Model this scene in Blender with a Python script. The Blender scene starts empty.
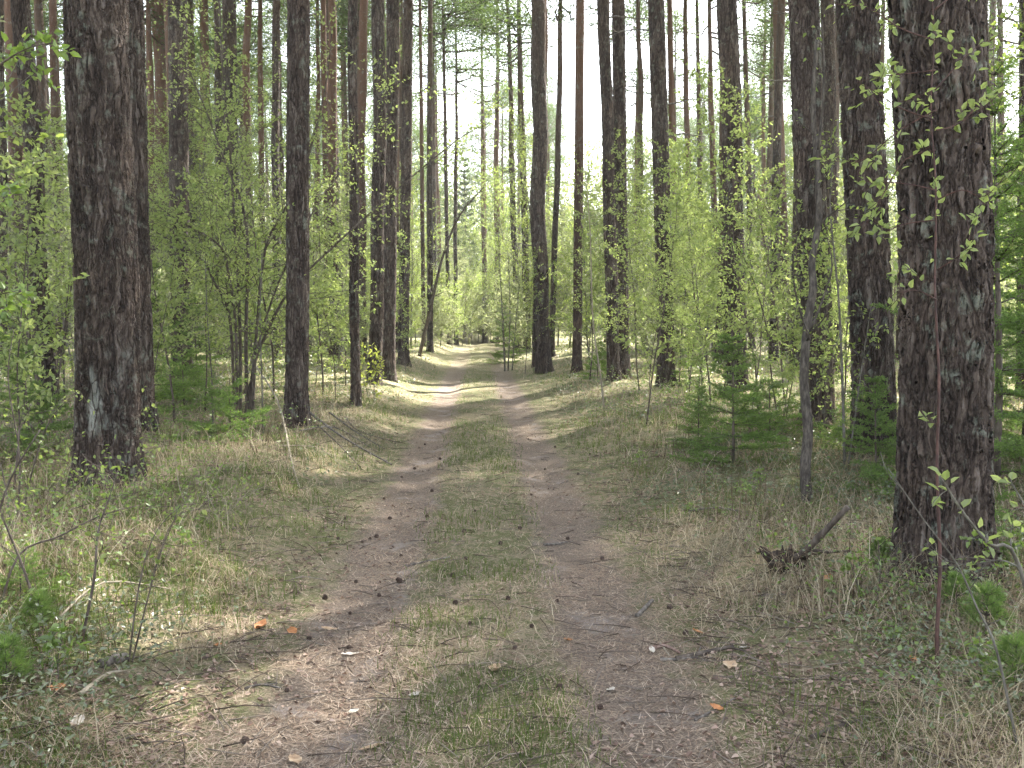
import bpy, math, random
import numpy as np
from mathutils import Vector, Matrix

random.seed(7)
rng = np.random.default_rng(7)
SC = bpy.context.scene
COL = SC.collection
R = math.radians

# ------------------------------------------------------------------ camera, sky, sun, exposure
CAM_H, FPX, HORIZON = 1.7, 940.0, 315.0
PITCH = math.atan((384.0 - HORIZON) / FPX)
cd = bpy.data.cameras.new('camera'); cam = bpy.data.objects.new('camera', cd); COL.objects.link(cam)
cam.location = (0, 0, CAM_H); cam.rotation_euler = (R(90) - PITCH, 0, 0)
cd.sensor_width = 36; cd.lens = 36 * FPX / 1024; cd.clip_start = 0.05; cd.clip_end = 2000
SC.camera = cam

SUN_AZ, SUN_EL = 33.0, 50.0
w = bpy.data.worlds.new('World'); SC.world = w; w.use_nodes = True
nt = w.node_tree; nt.nodes.clear()
sky = nt.nodes.new('ShaderNodeTexSky'); sky.sky_type = 'NISHITA'; sky.sun_disc = False
sky.sun_elevation = R(SUN_EL); sky.sun_rotation = R(SUN_AZ); sky.dust_density = 2.5; sky.air_density = 1.0; sky.ozone_density = 1.0
bg = nt.nodes.new('ShaderNodeBackground'); bg.inputs[1].default_value = 0.115
ow = nt.nodes.new('ShaderNodeOutputWorld'); hs = nt.nodes.new('ShaderNodeHueSaturation'); hs.inputs['Saturation'].default_value = 0.45   # sky desaturated so the open shade turns less blue
nt.links.new(sky.outputs[0], hs.inputs['Color']); nt.links.new(hs.outputs[0], bg.inputs[0]); nt.links.new(bg.outputs[0], ow.inputs[0])
sd = bpy.data.lights.new('sun', 'SUN'); sd.energy = 5.0; sd.angle = R(0.53); sd.color = (1.0, 0.95, 0.86)
sun = bpy.data.objects.new('sun', sd); COL.objects.link(sun)
SUNV = Vector((math.sin(R(SUN_AZ)) * math.cos(R(SUN_EL)), math.cos(R(SUN_AZ)) * math.cos(R(SUN_EL)), math.sin(R(SUN_EL))))
sun.rotation_euler = SUNV.to_track_quat('Z', 'Y').to_euler(); sun.location = (20, 30, 60)
vs = SC.view_settings; vs.view_transform = 'Standard'; vs.look = 'None'; vs.gamma = 1; vs.use_curve_mapping = False
vs.exposure = 3.1
cy = SC.cycles
cy.use_adaptive_sampling = True; cy.adaptive_threshold = 0.03; cy.max_bounces = 6; cy.diffuse_bounces = 3; cy.glossy_bounces = 2; cy.transmission_bounces = 4; cy.volume_bounces = 0
cy.use_denoising = True; cy.caustics_reflective = False; cy.caustics_refractive = False
cy.sample_clamp_indirect = 6.0

# ------------------------------------------------------------------ noise, terrain
_perm = np.random.default_rng(99).random((256, 256))
def vnoise(x, y, s=1.0):
    x = np.asarray(x, float) / s + 91.3; y = np.asarray(y, float) / s + 47.7
    xi = np.floor(x).astype(int); yi = np.floor(y).astype(int); fx = x - xi; fy = y - yi
    fx = fx * fx * (3 - 2 * fx); fy = fy * fy * (3 - 2 * fy)
    g = lambda a, b: _perm[a & 255, b & 255]
    return (g(xi, yi) * (1 - fx) + g(xi + 1, yi) * fx) * (1 - fy) + (g(xi, yi + 1) * (1 - fx) + g(xi + 1, yi + 1) * fx) * fy
def sstep(a, b, x):
    t = np.clip((np.asarray(x, float) - a) / (b - a), 0, 1); return t * t * (3 - 2 * t)
def path_x(y):
    y = np.asarray(y, float)
    return -0.035 * y + 0.003 * np.clip(y - 42, 0, None) ** 2 * (y < 500) + 0.02 * np.sin(y / 5.5) * sstep(4, 10, y)
def lane(x, y):
    y = np.minimum(np.asarray(y, float), 75)
    return np.asarray(x, float) - path_x(y)
def height(x, y):
    l = lane(x, y); a = np.abs(l)
    z = -0.05 * np.exp(-((a - 0.68) / 0.25) ** 2)
    z = z + np.where(l < 0, 0.30, 0.20) * sstep(1.05, np.where(l < 0, 2.3, 3.2), a)
    z = z + 0.16 * (vnoise(x, y, 3.1) - 0.5) * sstep(1.2, 3.0, a) + 0.13 * (vnoise(x, y, 0.8) - 0.5) * sstep(1.0, 2.0, a) + 0.06 * (vnoise(x + 9, y, 0.3) - 0.5) * sstep(1.0, 1.7, a)
    z = z + 0.022 * (vnoise(x, y, 0.33) - 0.5) + 0.4 * (vnoise(x, y, 17.0) - 0.5) * sstep(3, 9, a)
    return z
def hz(x, y): return float(height(x, y))

CP, SP = math.cos(PITCH), math.sin(PITCH)
def ray(px, py):
    u, v = (px - 512) / FPX, (384 - py) / FPX
    return Vector((u, CP + v * SP, -SP + v * CP))
def at(px, py, D):                       # point on a pixel's ray at depth D metres along +Y
    d = ray(px, py); return Vector((0, 0, CAM_H)) + d * (D / d.y)
def ground(px, py):                      # where the pixel's ray meets the terrain
    d = ray(px, py); t = 1.5
    for i in range(4000):
        p = Vector((0, 0, CAM_H)) + d * t
        if p.z <= hz(p.x, p.y): return Vector((p.x, p.y, hz(p.x, p.y)))
        t *= 1.004
        if t > 140: break
    p = Vector((0, 0, CAM_H)) + d * 60; return Vector((p.x, p.y, hz(p.x, p.y)))
def proj(p):
    dy = p.y * CP - (p.z - CAM_H) * SP; dz = p.y * SP + (p.z - CAM_H) * CP
    return 512 + FPX * p.x / dy, 384 - FPX * dz / dy

# ------------------------------------------------------------------ object helpers
def np_mesh(name, V, F, smooth=False):
    V = np.ascontiguousarray(V, np.float32); F = np.ascontiguousarray(F, np.int32)
    me = bpy.data.meshes.new(name); n, k = F.shape
    me.vertices.add(len(V)); me.vertices.foreach_set('co', V.ravel())
    me.loops.add(n * k); me.loops.foreach_set('vertex_index', F.ravel())
    me.polygons.add(n); me.polygons.foreach_set('loop_start', np.arange(0, n * k, k, dtype=np.int32))
    me.update(calc_edges=True)
    me.polygons.foreach_set('use_smooth', np.full(n, smooth, dtype=bool)); me.update()
    return me
class Geo:
    def __init__(s): s.V = []; s.F = []; s.n = 0
    def add(s, V, F):
        s.V.append(np.asarray(V, float)); s.F.append(np.asarray(F, int) + s.n); s.n += len(V)
    def tube(s, pts, rad, sides=6, cap=True):
        P = np.asarray([tuple(p) for p in pts], float); rad = np.asarray(rad, float)
        T = np.gradient(P, axis=0); T /= np.linalg.norm(T, axis=1)[:, None] + 1e-9
        up = np.array([0, 0, 1.0]) if abs(T[0, 2]) < 0.9 else np.array([1.0, 0, 0])
        A = np.cross(T, up); A /= np.linalg.norm(A, axis=1)[:, None] + 1e-9; B = np.cross(T, A)
        if cap:
            P = np.vstack([P[:1], P, P[-1:]]); A = np.vstack([A[:1], A, A[-1:]]); B = np.vstack([B[:1], B, B[-1:]])
            rad = np.concatenate([[1e-4], rad, [1e-4]])
        th = np.linspace(0, 2 * np.pi, sides, endpoint=False)
        V = P[:, None] + rad[:, None, None] * (np.cos(th)[None, :, None] * A[:, None] + np.sin(th)[None, :, None] * B[:, None])
        m = len(P); i = np.arange(m - 1)[:, None] * sides; j = np.arange(sides)[None]; j2 = (j + 1) % sides
        F = np.stack([i + j, i + j2, i + sides + j2, i + sides + j], -1).reshape(-1, 4)
        s.add(V.reshape(-1, 3), F)
    def mesh(s, name, smooth=True): return np_mesh(name, np.vstack(s.V), np.vstack(s.F), smooth)
    def build(s, name, mat, parent=None, smooth=True): return link(name, s.mesh(name, smooth), mat, parent)
def link(name, me, mat, parent=None):
    o = bpy.data.objects.new(name, me); COL.objects.link(o)
    if mat is not None and not me.materials: me.materials.append(mat)
    if parent is not None: o.parent = parent
    return o
def tag(o, label=None, cat=None, group=None, kind=None):
    if label: o['label'] = label
    if cat: o['category'] = cat
    if group: o['group'] = group
    if kind: o['kind'] = kind
    return o
def thing(name, label, cat, loc, group=None, rz=0.0, sc=1.0):
    o = bpy.data.objects.new(name, None); COL.objects.link(o); o.empty_display_size = 0.2
    o.location = loc; o.rotation_euler = (0, 0, rz); o.scale = (sc, sc, sc) if not isinstance(sc, tuple) else sc
    return tag(o, label, cat, group)
def copy_thing(src, loc, rz, sc, label, group=None, tilt=(0, 0)):
    r = src.copy(); COL.objects.link(r); r.location = loc; r.rotation_euler = (tilt[0], tilt[1], rz)
    r.scale = sc if isinstance(sc, tuple) else (sc, sc, sc)
    r['label'] = label
    if group: r['group'] = group
    for ch in list(src.children):
        c = ch.copy(); COL.objects.link(c); c.parent = r
        for g in ch.children:
            d = g.copy(); COL.objects.link(d); d.parent = c
    return r
def norm(a): return a / (np.linalg.norm(a, axis=-1, keepdims=True) + 1e-9)
def leaf_quads(P, D, N, L, W, fold=0.25, rich=True):
    """leaf blades: base P, direction D, surface normal N, length L, width W (arrays)"""
    D = norm(D); S = norm(np.cross(D, N)); N = np.cross(S, D); L = L[:, None]; W = W[:, None]
    n = len(P)
    if rich:
        V = np.stack([P, P + D * L * .3 + S * W * .5 + N * W * fold, P + D * L * .68 + S * W * .36 + N * W * fold * .6,
                      P + D * L - N * L * .12, P + D * L * .68 - S * W * .36 + N * W * fold * .6, P + D * L * .3 - S * W * .5 + N * W * fold], 1)
        b = np.arange(n)[:, None] * 6
        F = np.stack([b + np.array([0, 1, 2, 3]), b + np.array([0, 3, 4, 5])], 1).reshape(-1, 4)
    else:
        V = np.stack([P, P + D * L * .45 + S * W * .5, P + D * L, P + D * L * .45 - S * W * .5], 1)
        F = np.arange(n)[:, None] * 4 + np.array([0, 1, 2, 3])
    return V.reshape(-1, 3), F
def blades(P, az, L, W, bend, lift, segs=3):
    """grass blades: quads strip bending over; az heading, lift = start elevation angle"""
    n = len(P); H = np.stack([np.cos(az), np.sin(az), 0 * az], 1); S = np.stack([-np.sin(az), np.cos(az), 0 * az], 1)
    rows = []; p = P.copy(); el = lift.copy()
    for i in range(segs + 1):
        f = i / segs; ww = (W * (1 - 0.85 * f))[:, None] * 0.5
        rows += [p - S * ww, p + S * ww]
        p = p + (H * np.cos(el)[:, None] + np.array([0, 0, 1.0]) * np.sin(el)[:, None]) * (L / segs)[:, None]
        el = el - bend / segs
    V = np.stack(rows, 1).reshape(-1, 3); m = 2 * (segs + 1); b = np.arange(n)[:, None] * m
    F = np.concatenate([b + np.array([2 * i, 2 * i + 1, 2 * i + 3, 2 * i + 2]) for i in range(segs)], 0)
    return V, F

# ------------------------------------------------------------------ materials
def mat_new(name):
    m = bpy.data.materials.new(name); m.use_nodes = True; t = m.node_tree; t.nodes.clear()
    o = t.nodes.new('ShaderNodeOutputMaterial'); return m, t, o
def N(t, typ, **kw):
    n = t.nodes.new(typ)
    for k, v in kw.items():
        if k in n.bl_rna.properties: setattr(n, k, v)
        else: n.inputs[k.replace('_', ' ')].default_value = v
    return n
def ramp(t, fac, stops):
    r = t.nodes.new('ShaderNodeValToRGB'); e = r.color_ramp.elements
    while len(e) < len(stops): e.new(0.5)
    for el, (p, c) in zip(e, stops): el.position = p; el.color = (*c, 1) if len(c) == 3 else c
    t.links.new(fac, r.inputs[0]); return r.outputs[0]
def mixc(t, fac, a, b, mode='MIX'):
    m = t.nodes.new('ShaderNodeMix'); m.data_type = 'RGBA'; m.blend_type = mode
    for s, v in ((0, fac), (6, a), (7, b)):
        if hasattr(v, 'is_linked'): t.links.new(v, m.inputs[s])
        else: m.inputs[s].default_value = v if s == 0 else (*v, 1)
    return m.outputs[2]
def math_n(t, op, a, b=0.0, clamp=False):
    m = t.nodes.new('ShaderNodeMath'); m.operation = op; m.use_clamp = clamp
    for s, v in ((0, a), (1, b)):
        if hasattr(v, 'is_linked'): t.links.new(v, m.inputs[s])
        else: m.inputs[s].default_value = v
    return m.outputs[0]
def maprange(t, v, a, b, c=0.0, d=1.0):
    m = t.nodes.new('ShaderNodeMapRange'); m.interpolation_type = 'SMOOTHSTEP'
    t.links.new(v, m.inputs[0])
    for i, x in enumerate((a, b, c, d)): m.inputs[i + 1].default_value = x
    return m.outputs[0]
def leaf_mat(name, cols, trans=0.5, tcol=None, gloss=0.0, rough=0.45):
    """thin blades: diffuse + translucent, colour varied per blade"""
    m, t, o = mat_new(name)
    g = N(t, 'ShaderNodeNewGeometry'); oi = N(t, 'ShaderNodeObjectInfo')
    f = math_n(t, 'ADD', math_n(t, 'MULTIPLY', g.outputs['Random Per Island'], 0.75), math_n(t, 'MULTIPLY', oi.outputs['Random'], 0.25))
    n = len(cols); c = ramp(t, f, [(i / max(1, n - 1), col) for i, col in enumerate(cols)])
    d = N(t, 'ShaderNodeBsdfDiffuse'); t.links.new(c, d.inputs[0]); out = d.outputs[0]
    if trans > 0:
        tr = N(t, 'ShaderNodeBsdfTranslucent'); tc = mixc(t, 1.0, c, tcol or (1.5, 1.6, 0.9), 'MULTIPLY'); t.links.new(tc, tr.inputs[0])
        ms = N(t, 'ShaderNodeMixShader'); ms.inputs[0].default_value = trans
        t.links.new(out, ms.inputs[1]); t.links.new(tr.outputs[0], ms.inputs[2]); out = ms.outputs[0]
    if gloss > 0:
        gl = N(t, 'ShaderNodeBsdfGlossy'); gl.inputs['Roughness'].default_value = rough
        ms = N(t, 'ShaderNodeMixShader'); ms.inputs[0].default_value = gloss
        t.links.new(out, ms.inputs[1]); t.links.new(gl.outputs[0], ms.inputs[2]); out = ms.outputs[0]
    t.links.new(out, o.inputs[0]); return m
def bark_mat(name, scale, depth, true_disp, stops, upper=None, upper_z=(6, 11), patch=None):
    m, t, o = mat_new(name)
    tc = N(t, 'ShaderNodeTexCoord'); oi = N(t, 'ShaderNodeObjectInfo')
    off = N(t, 'ShaderNodeVectorMath', operation='SCALE'); t.links.new(oi.outputs['Location'], off.inputs[0]); off.inputs['Scale'].default_value = 1.7
    add = N(t, 'ShaderNodeVectorMath', operation='ADD'); t.links.new(tc.outputs['Object'], add.inputs[0]); t.links.new(off.outputs[0], add.inputs[1])
    nz = N(t, 'ShaderNodeTexNoise', Scale=5.0, Detail=4.0); t.links.new(add.outputs[0], nz.inputs['Vector'])
    sub = N(t, 'ShaderNodeVectorMath', operation='SUBTRACT'); t.links.new(nz.outputs['Color'], sub.inputs[0]); sub.inputs[1].default_value = (.5, .5, .5)
    sc = N(t, 'ShaderNodeVectorMath', operation='SCALE'); t.links.new(sub.outputs[0], sc.inputs[0]); sc.inputs['Scale'].default_value = 0.09
    dv = N(t, 'ShaderNodeVectorMath', operation='ADD'); t.links.new(add.outputs[0], dv.inputs[0]); t.links.new(sc.outputs[0], dv.inputs[1])
    mp = N(t, 'ShaderNodeMapping'); mp.inputs['Scale'].default_value = (1, 1, 0.19); t.links.new(dv.outputs[0], mp.inputs[0])
    vo = N(t, 'ShaderNodeTexVoronoi', feature='DISTANCE_TO_EDGE', Scale=scale); t.links.new(mp.outputs[0], vo.inputs['Vector'])
    vc = N(t, 'ShaderNodeTexVoronoi', feature='F1', Scale=scale); t.links.new(mp.outputs[0], vc.inputs['Vector'])
    v2 = N(t, 'ShaderNodeTexVoronoi', feature='DISTANCE_TO_EDGE', Scale=scale * 2.6); t.links.new(mp.outputs[0], v2.inputs['Vector'])
    fine = N(t, 'ShaderNodeTexNoise', Scale=38.0, Detail=5.0, Roughness=0.65)
    mp2 = N(t, 'ShaderNodeMapping'); mp2.inputs['Scale'].default_value = (1, 1, 0.45); t.links.new(add.outputs[0], mp2.inputs[0]); t.links.new(mp2.outputs[0], fine.inputs['Vector'])
    plate = maprange(t, vo.outputs['Distance'], 0.0, 0.11); sub_p = maprange(t, v2.outputs['Distance'], 0.0, 0.16)
    mp3 = N(t, 'ShaderNodeMapping'); mp3.inputs['Scale'].default_value = (1, 1, 0.12); t.links.new(dv.outputs[0], mp3.inputs[0])
    rg = N(t, 'ShaderNodeTexNoise', Scale=scale * 1.7, Detail=4.0, Roughness=0.55); t.links.new(mp3.outputs[0], rg.inputs['Vector'])
    ridge = maprange(t, math_n(t, 'ABSOLUTE', math_n(t, 'SUBTRACT', rg.outputs['Fac'], 0.5)), 0.0, 0.10)
    hgt = math_n(t, 'ADD', math_n(t, 'MULTIPLY', math_n(t, 'MULTIPLY', plate, ridge), 0.55), math_n(t, 'ADD', math_n(t, 'MULTIPLY', sub_p, 0.18), math_n(t, 'MULTIPLY', fine.outputs['Fac'], 0.42)))
    cellv = N(t, 'ShaderNodeSeparateColor'); t.links.new(vc.outputs['Color'], cellv.inputs[0])
    f = math_n(t, 'ADD', math_n(t, 'MULTIPLY', hgt, 0.62), math_n(t, 'MULTIPLY', cellv.outputs[0], 0.28))
    c = ramp(t, f, stops)
    big = N(t, 'ShaderNodeTexNoise', Scale=1.3, Detail=3.0); t.links.new(add.outputs[0], big.inputs['Vector'])
    c = mixc(t, maprange(t, big.outputs['Fac'], 0.45, 0.75), c, (1.3, 1.25, 1.2), 'MULTIPLY')
    sep = N(t, 'ShaderNodeSeparateXYZ'); t.links.new(tc.outputs['Object'], sep.inputs[0])
    if upper:
        zz = math_n(t, 'ADD', sep.outputs['Z'], math_n(t, 'MULTIPLY', big.outputs['Fac'], 3.0))
        uc = mixc(t, fine.outputs['Fac'], tuple(x * 0.5 for x in upper), tuple(x * 1.4 for x in upper))
        c = mixc(t, maprange(t, zz, upper_z[0], upper_z[1]), c, uc)
    # grey-green lichen on the plate faces
    ln = N(t, 'ShaderNodeTexNoise', Scale=7.0, Detail=6.0, Roughness=0.7); t.links.new(add.outputs[0], ln.inputs['Vector'])
    lm = math_n(t, 'MULTIPLY', maprange(t, ln.outputs['Fac'], 0.54, 0.66), math_n(t, 'MULTIPLY', plate, 0.55))
    c = mixc(t, lm, c, (0.17, 0.19, 0.15))
    if patch:   # pale resin / lichen patch between two heights
        z0, z1 = patch
        pm = math_n(t, 'MULTIPLY', maprange(t, sep.outputs['Z'], z0 - .2, z0 + .15), maprange(t, sep.outputs['Z'], z1 + .3, z1 - .2))
        pn = N(t, 'ShaderNodeTexNoise', Scale=4.0, Detail=5.0); t.links.new(mp2.outputs[0], pn.inputs['Vector'])
        c = mixc(t, math_n(t, 'MULTIPLY', math_n(t, 'MULTIPLY', pm, maprange(t, pn.outputs["Fac"], 0.53, 0.66)), plate), c, (0.27, 0.275, 0.24))
    b = N(t, 'ShaderNodeBsdfPrincipled', Roughness=0.9); b.inputs['Specular IOR Level'].default_value = 0.2
    t.links.new(c, b.inputs['Base Color']); t.links.new(b.outputs[0], o.inputs[0])
    if true_disp:
        dn = N(t, 'ShaderNodeDisplacement', Midlevel=0.6, Scale=depth); t.links.new(hgt, dn.inputs['Height']); t.links.new(dn.outputs[0], o.inputs['Displacement'])
        m.displacement_method = 'BOTH'
    else:
        bp = N(t, 'ShaderNodeBump', Strength=1.0, Distance=depth); t.links.new(hgt, bp.inputs['Height']); t.links.new(bp.outputs[0], b.inputs['Normal'])
    return m
def plain_mat(name, cols, scale=20.0, rough=0.85, bump=0.004, stretch=(1, 1, 1), island=0.0):
    m, t, o = mat_new(name)
    tc = N(t, 'ShaderNodeTexCoord'); mp = N(t, 'ShaderNodeMapping'); mp.inputs['Scale'].default_value = stretch; t.links.new(tc.outputs['Object'], mp.inputs[0])
    nz = N(t, 'ShaderNodeTexNoise', Scale=scale, Detail=5.0, Roughness=0.6); t.links.new(mp.outputs[0], nz.inputs['Vector'])
    fac = maprange(t, nz.outputs['Fac'], 0.28, 0.72)
    if island:
        g = N(t, 'ShaderNodeNewGeometry'); fac = math_n(t, 'ADD', math_n(t, 'MULTIPLY', fac, 1 - island), math_n(t, 'MULTIPLY', g.outputs['Random Per Island'], island))
    n = len(cols); c = ramp(t, fac, [(i / max(1, n - 1), col) for i, col in enumerate(cols)])
    b = N(t, 'ShaderNodeBsdfPrincipled', Roughness=rough); b.inputs['Specular IOR Level'].default_value = 0.25
    t.links.new(c, b.inputs['Base Color']); t.links.new(b.outputs[0], o.inputs[0])
    if bump:
        bp = N(t, 'ShaderNodeBump', Strength=0.8, Distance=bump); t.links.new(nz.outputs['Fac'], bp.inputs['Height']); t.links.new(bp.outputs[0], b.inputs['Normal'])
    return m

BARK_STOPS = [(0.0, (.008, .006, .005)), (0.22, (.016, .011, .009)), (0.45, (.046, .034, .027)), (0.68, (.082, .063, .051)), (0.95, (.145, .125, .108))]
M = {}
M['bark_near'] = bark_mat('bark_near', 12.0, 0.038, True, BARK_STOPS)
M['bark_patch'] = bark_mat('bark_patch', 13.0, 0.034, True, BARK_STOPS, patch=(0.35, 1.0))
M['bark_mid'] = bark_mat('bark_mid', 13.0, 0.022, True, BARK_STOPS, upper=(.085, .058, .042), upper_z=(8.5, 15))
M['bark_far'] = bark_mat('bark_far', 10.0, 0.03, False, BARK_STOPS, upper=(.10, .065, .046), upper_z=(6.5, 14))
M['bark_red'] = bark_mat('bark_red', 12.0, 0.02, False, [(0, (.010, .007, .005)), (.4, (.042, .028, .021)), (.9, (.10, .072, .054))], upper=(.13, .075, .050), upper_z=(4.0, 12.0))
M['dead_wood'] = plain_mat('dead_wood', [(.05, .042, .036), (.11, .095, .08), (.19, .17, .145)], 30, 0.9, 0.004, (1, 1, .3))
M['stem_brown'] = plain_mat('stem_brown', [(.035, .027, .021), (.075, .058, .045), (.12, .10, .08)], 25, 0.8, 0.002, (1, 1, .4))
M['stem_red'] = plain_mat('stem_red', [(.028, .015, .012), (.055, .027, .021), (.09, .048, .037)], 30, 0.7, 0.002, (1, 1, .4))
M['stem_grey'] = plain_mat('stem_grey', [(.05, .045, .035), (.10, .09, .072), (.16, .15, .125)], 22, 0.85, 0.003, (1, 1, .4))
M['stem_bark'] = plain_mat('stem_bark', [(.024, .020, .016), (.06, .05, .04), (.11, .095, .078)], 45, 0.9, 0.012, (1, 1, .25))
M['stem_pale'] = plain_mat('stem_pale', [(.13, .11, .08), (.21, .18, .13), (.27, .24, .18)], 22, 0.8, 0.002, (1, 1, .4))
M['leaf_young'] = leaf_mat('leaf_young', [(.10, .15, .04), (.15, .20, .06), (.22, .26, .09)], 0.6, (1.55, 1.5, 1.0), 0.03)
M['leaf_bright'] = leaf_mat('leaf_bright', [(.14, .185, .062), (.19, .24, .088), (.26, .30, .125)], 0.6, (1.5, 1.48, 1.05), 0.03)
M['leaf_far'] = leaf_mat('leaf_far', [(.14, .165, .09), (.19, .215, .122), (.255, .28, .17)], 0.6, (1.4, 1.36, 1.12))
M['leaf_yellow'] = leaf_mat('leaf_yellow', [(.16, .20, .05), (.22, .25, .075), (.29, .30, .11)], 0.5, (1.4, 1.4, 0.8))
M['leaf_green'] = leaf_mat('leaf_green', [(.085, .13, .035), (.125, .18, .05), (.18, .23, .075)], 0.45, (1.6, 1.7, 0.8), 0.04)
M['needle_pine'] = leaf_mat('needle_pine', [(.05, .075, .034), (.075, .105, .046), (.105, .135, .062)], 0.4, (1.3, 1.4, 0.8))
M['needle_spruce'] = leaf_mat('needle_spruce', [(.08, .12, .042), (.12, .175, .062), (.19, .24, .095)], 0.5, (1.4, 1.6, 0.8))
M['straw'] = leaf_mat('straw', [(.13, .10, .065), (.26, .215, .14), (.39, .335, .235), (.50, .45, .34)], 0.3, (1.1, 1.05, 0.9))
M['grass_green'] = leaf_mat('grass_green', [(.055, .08, .026), (.085, .115, .038), (.14, .15, .065)], 0.4, (1.4, 1.5, 0.7))
M['needles_dry'] = leaf_mat('needles_dry', [(.08, .055, .04), (.19, .135, .098), (.32, .25, .185), (.46, .385, .30)], 0.0)
M['litter'] = leaf_mat('litter', [(.06, .04, .03), (.17, .11, .08), (.30, .215, .16), (.48, .40, .33)], 0.15, (1.1, 1, .9), 0.03)
M['shrublet'] = leaf_mat('shrublet', [(.05, .07, .025), (.085, .105, .04), (.13, .15, .07)], 0.3, (1.4, 1.5, .8), 0.08, 0.35)
M['cone'] = plain_mat('cone', [(.03, .02, .015), (.065, .043, .032), (.11, .075, .055)], 60, 0.8, 0.003)
M['leaf_orange'] = plain_mat('leaf_orange', [(.22, .085, .03), (.36, .16, .06), (.45, .23, .10)], 25, 0.6, 0.002)
M['leaf_tan'] = plain_mat('leaf_tan', [(.25, .16, .09), (.38, .27, .17), (.48, .38, .27)], 25, 0.6, 0.002)
M['leaf_pale'] = plain_mat('leaf_pale', [(.30, .26, .20), (.42, .38, .32), (.52, .48, .42)], 25, 0.6, 0.002)
M['rotten'] = plain_mat('rotten', [(.012, .009, .007), (.035, .025, .018), (.09, .06, .04)], 22, 0.95, 0.02)
M['bark_flake'] = plain_mat('bark_flake', [(.09, .055, .04), (.17, .11, .085), (.24, .17, .14)], 30, 0.85, 0.004)

def ground_mat():
    m, t, o = mat_new('forest_floor')
    at_ = N(t, 'ShaderNodeAttribute', attribute_name='lane'); tc = N(t, 'ShaderNodeTexCoord')
    def nz(s, d=4.0, r=0.55):
        n = N(t, 'ShaderNodeTexNoise', Scale=s, Detail=d, Roughness=r); t.links.new(tc.outputs['Object'], n.inputs['Vector']); return n.outputs['Fac']
    a = math_n(t, 'ABSOLUTE', at_.outputs['Fac'])
    wob = math_n(t, 'MULTIPLY', math_n(t, 'SUBTRACT', nz(1.6), 0.5), 0.32)
    wob2 = math_n(t, 'MULTIPLY', math_n(t, 'SUBTRACT', nz(9.0), 0.5), 0.30)
    aw = math_n(t, 'ADD', a, math_n(t, 'ADD', wob, wob2))
    rut = math_n(t, 'MULTIPLY', maprange(t, aw, 0.32, 0.50), maprange(t, aw, 1.06, 0.86))
    sepg = N(t, 'ShaderNodeSeparateXYZ'); t.links.new(tc.outputs['Object'], sepg.inputs[0])
    rut = math_n(t, 'MULTIPLY', rut, maprange(t, sepg.outputs['Y'], 20.0, 44.0, 1.0, 0.30))   # far ruts fade to verge: part overgrown, part darkened to dim the sunlit stretch
    bare = math_n(t, 'MULTIPLY', rut, maprange(t, math_n(t, 'ADD', nz(2.2), math_n(t, 'MULTIPLY', nz(14.0), 0.35)), 0.72, 0.86))
    fine, mid = nz(75.0, 6.0, 0.7), nz(11.0, 5.0)
    floor = ramp(t, fine, [(.28, (.06, .05, .03)), (.45, (.14, .115, .072)), (.6, (.24, .205, .135)), (.78, (.36, .315, .225))])
    moss = ramp(t, fine, [(.3, (.035, .042, .015)), (.55, (.09, .105, .038)), (.8, (.17, .185, .075))])
    fl = mixc(t, math_n(t, 'MULTIPLY', maprange(t, math_n(t, 'ADD', mid, math_n(t, 'MULTIPLY', nz(1.1), 0.6)), 0.68, 0.88), 0.8), floor, moss)
    litter = ramp(t, fine, [(.27, (.045, .034, .026)), (.45, (.122, .094, .072)), (.60, (.205, .163, .126)), (.76, (.35, .29, .23))])
    dirt = ramp(t, nz(120.0, 4.0), [(.3, (.15, .125, .108)), (.7, (.25, .215, .188))])
    c = mixc(t, rut, fl, mixc(t, bare, litter, dirt))
    b = N(t, 'ShaderNodeBsdfPrincipled', Roughness=0.95); b.inputs['Specular IOR Level'].default_value = 0.1
    t.links.new(c, b.inputs['Base Color']); t.links.new(b.outputs[0], o.inputs[0])
    bp = N(t, 'ShaderNodeBump', Strength=0.9, Distance=0.018); t.links.new(math_n(t, 'ADD', fine, math_n(t, 'MULTIPLY', mid, 0.8)), bp.inputs['Height']); t.links.new(bp.outputs[0], b.inputs['Normal'])
    return m

# ------------------------------------------------------------------ ground: one sheet, fine near the camera
def axis(fine0, fine1, step, lo, hi, grow=1.12):
    a = list(np.arange(fine0, fine1, step)); s = step; v = a[-1]
    while v < hi: s *= grow; v += s; a.append(v)
    s = step; v = a[0]; pre = []
    while v > lo: s *= grow; v -= s; pre.append(v)
    return np.array(pre[::-1] + a)
gx = axis(-5.5, 5.5, 0.045, -420, 420, 1.07); gy = axis(1.5, 14, 0.05, -60, 600, 1.045)
X, Y = np.meshgrid(gx, gy); Z = height(X, Y)
V = np.stack([X, Y, Z], -1).reshape(-1, 3); nx = len(gx); i, j = np.meshgrid(np.arange(len(gy) - 1), np.arange(nx - 1), indexing='ij')
q = (i * nx + j).reshape(-1); F = np.stack([q, q + 1, q + nx + 1, q + nx], 1)
gme = np_mesh('ground', V, F, True)
at_l = gme.attributes.new('lane', 'FLOAT', 'POINT'); at_l.data.foreach_set('value', lane(V[:, 0], V[:, 1]).astype(np.float32))
tag(link('ground', gme, ground_mat()), kind='structure')

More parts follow.
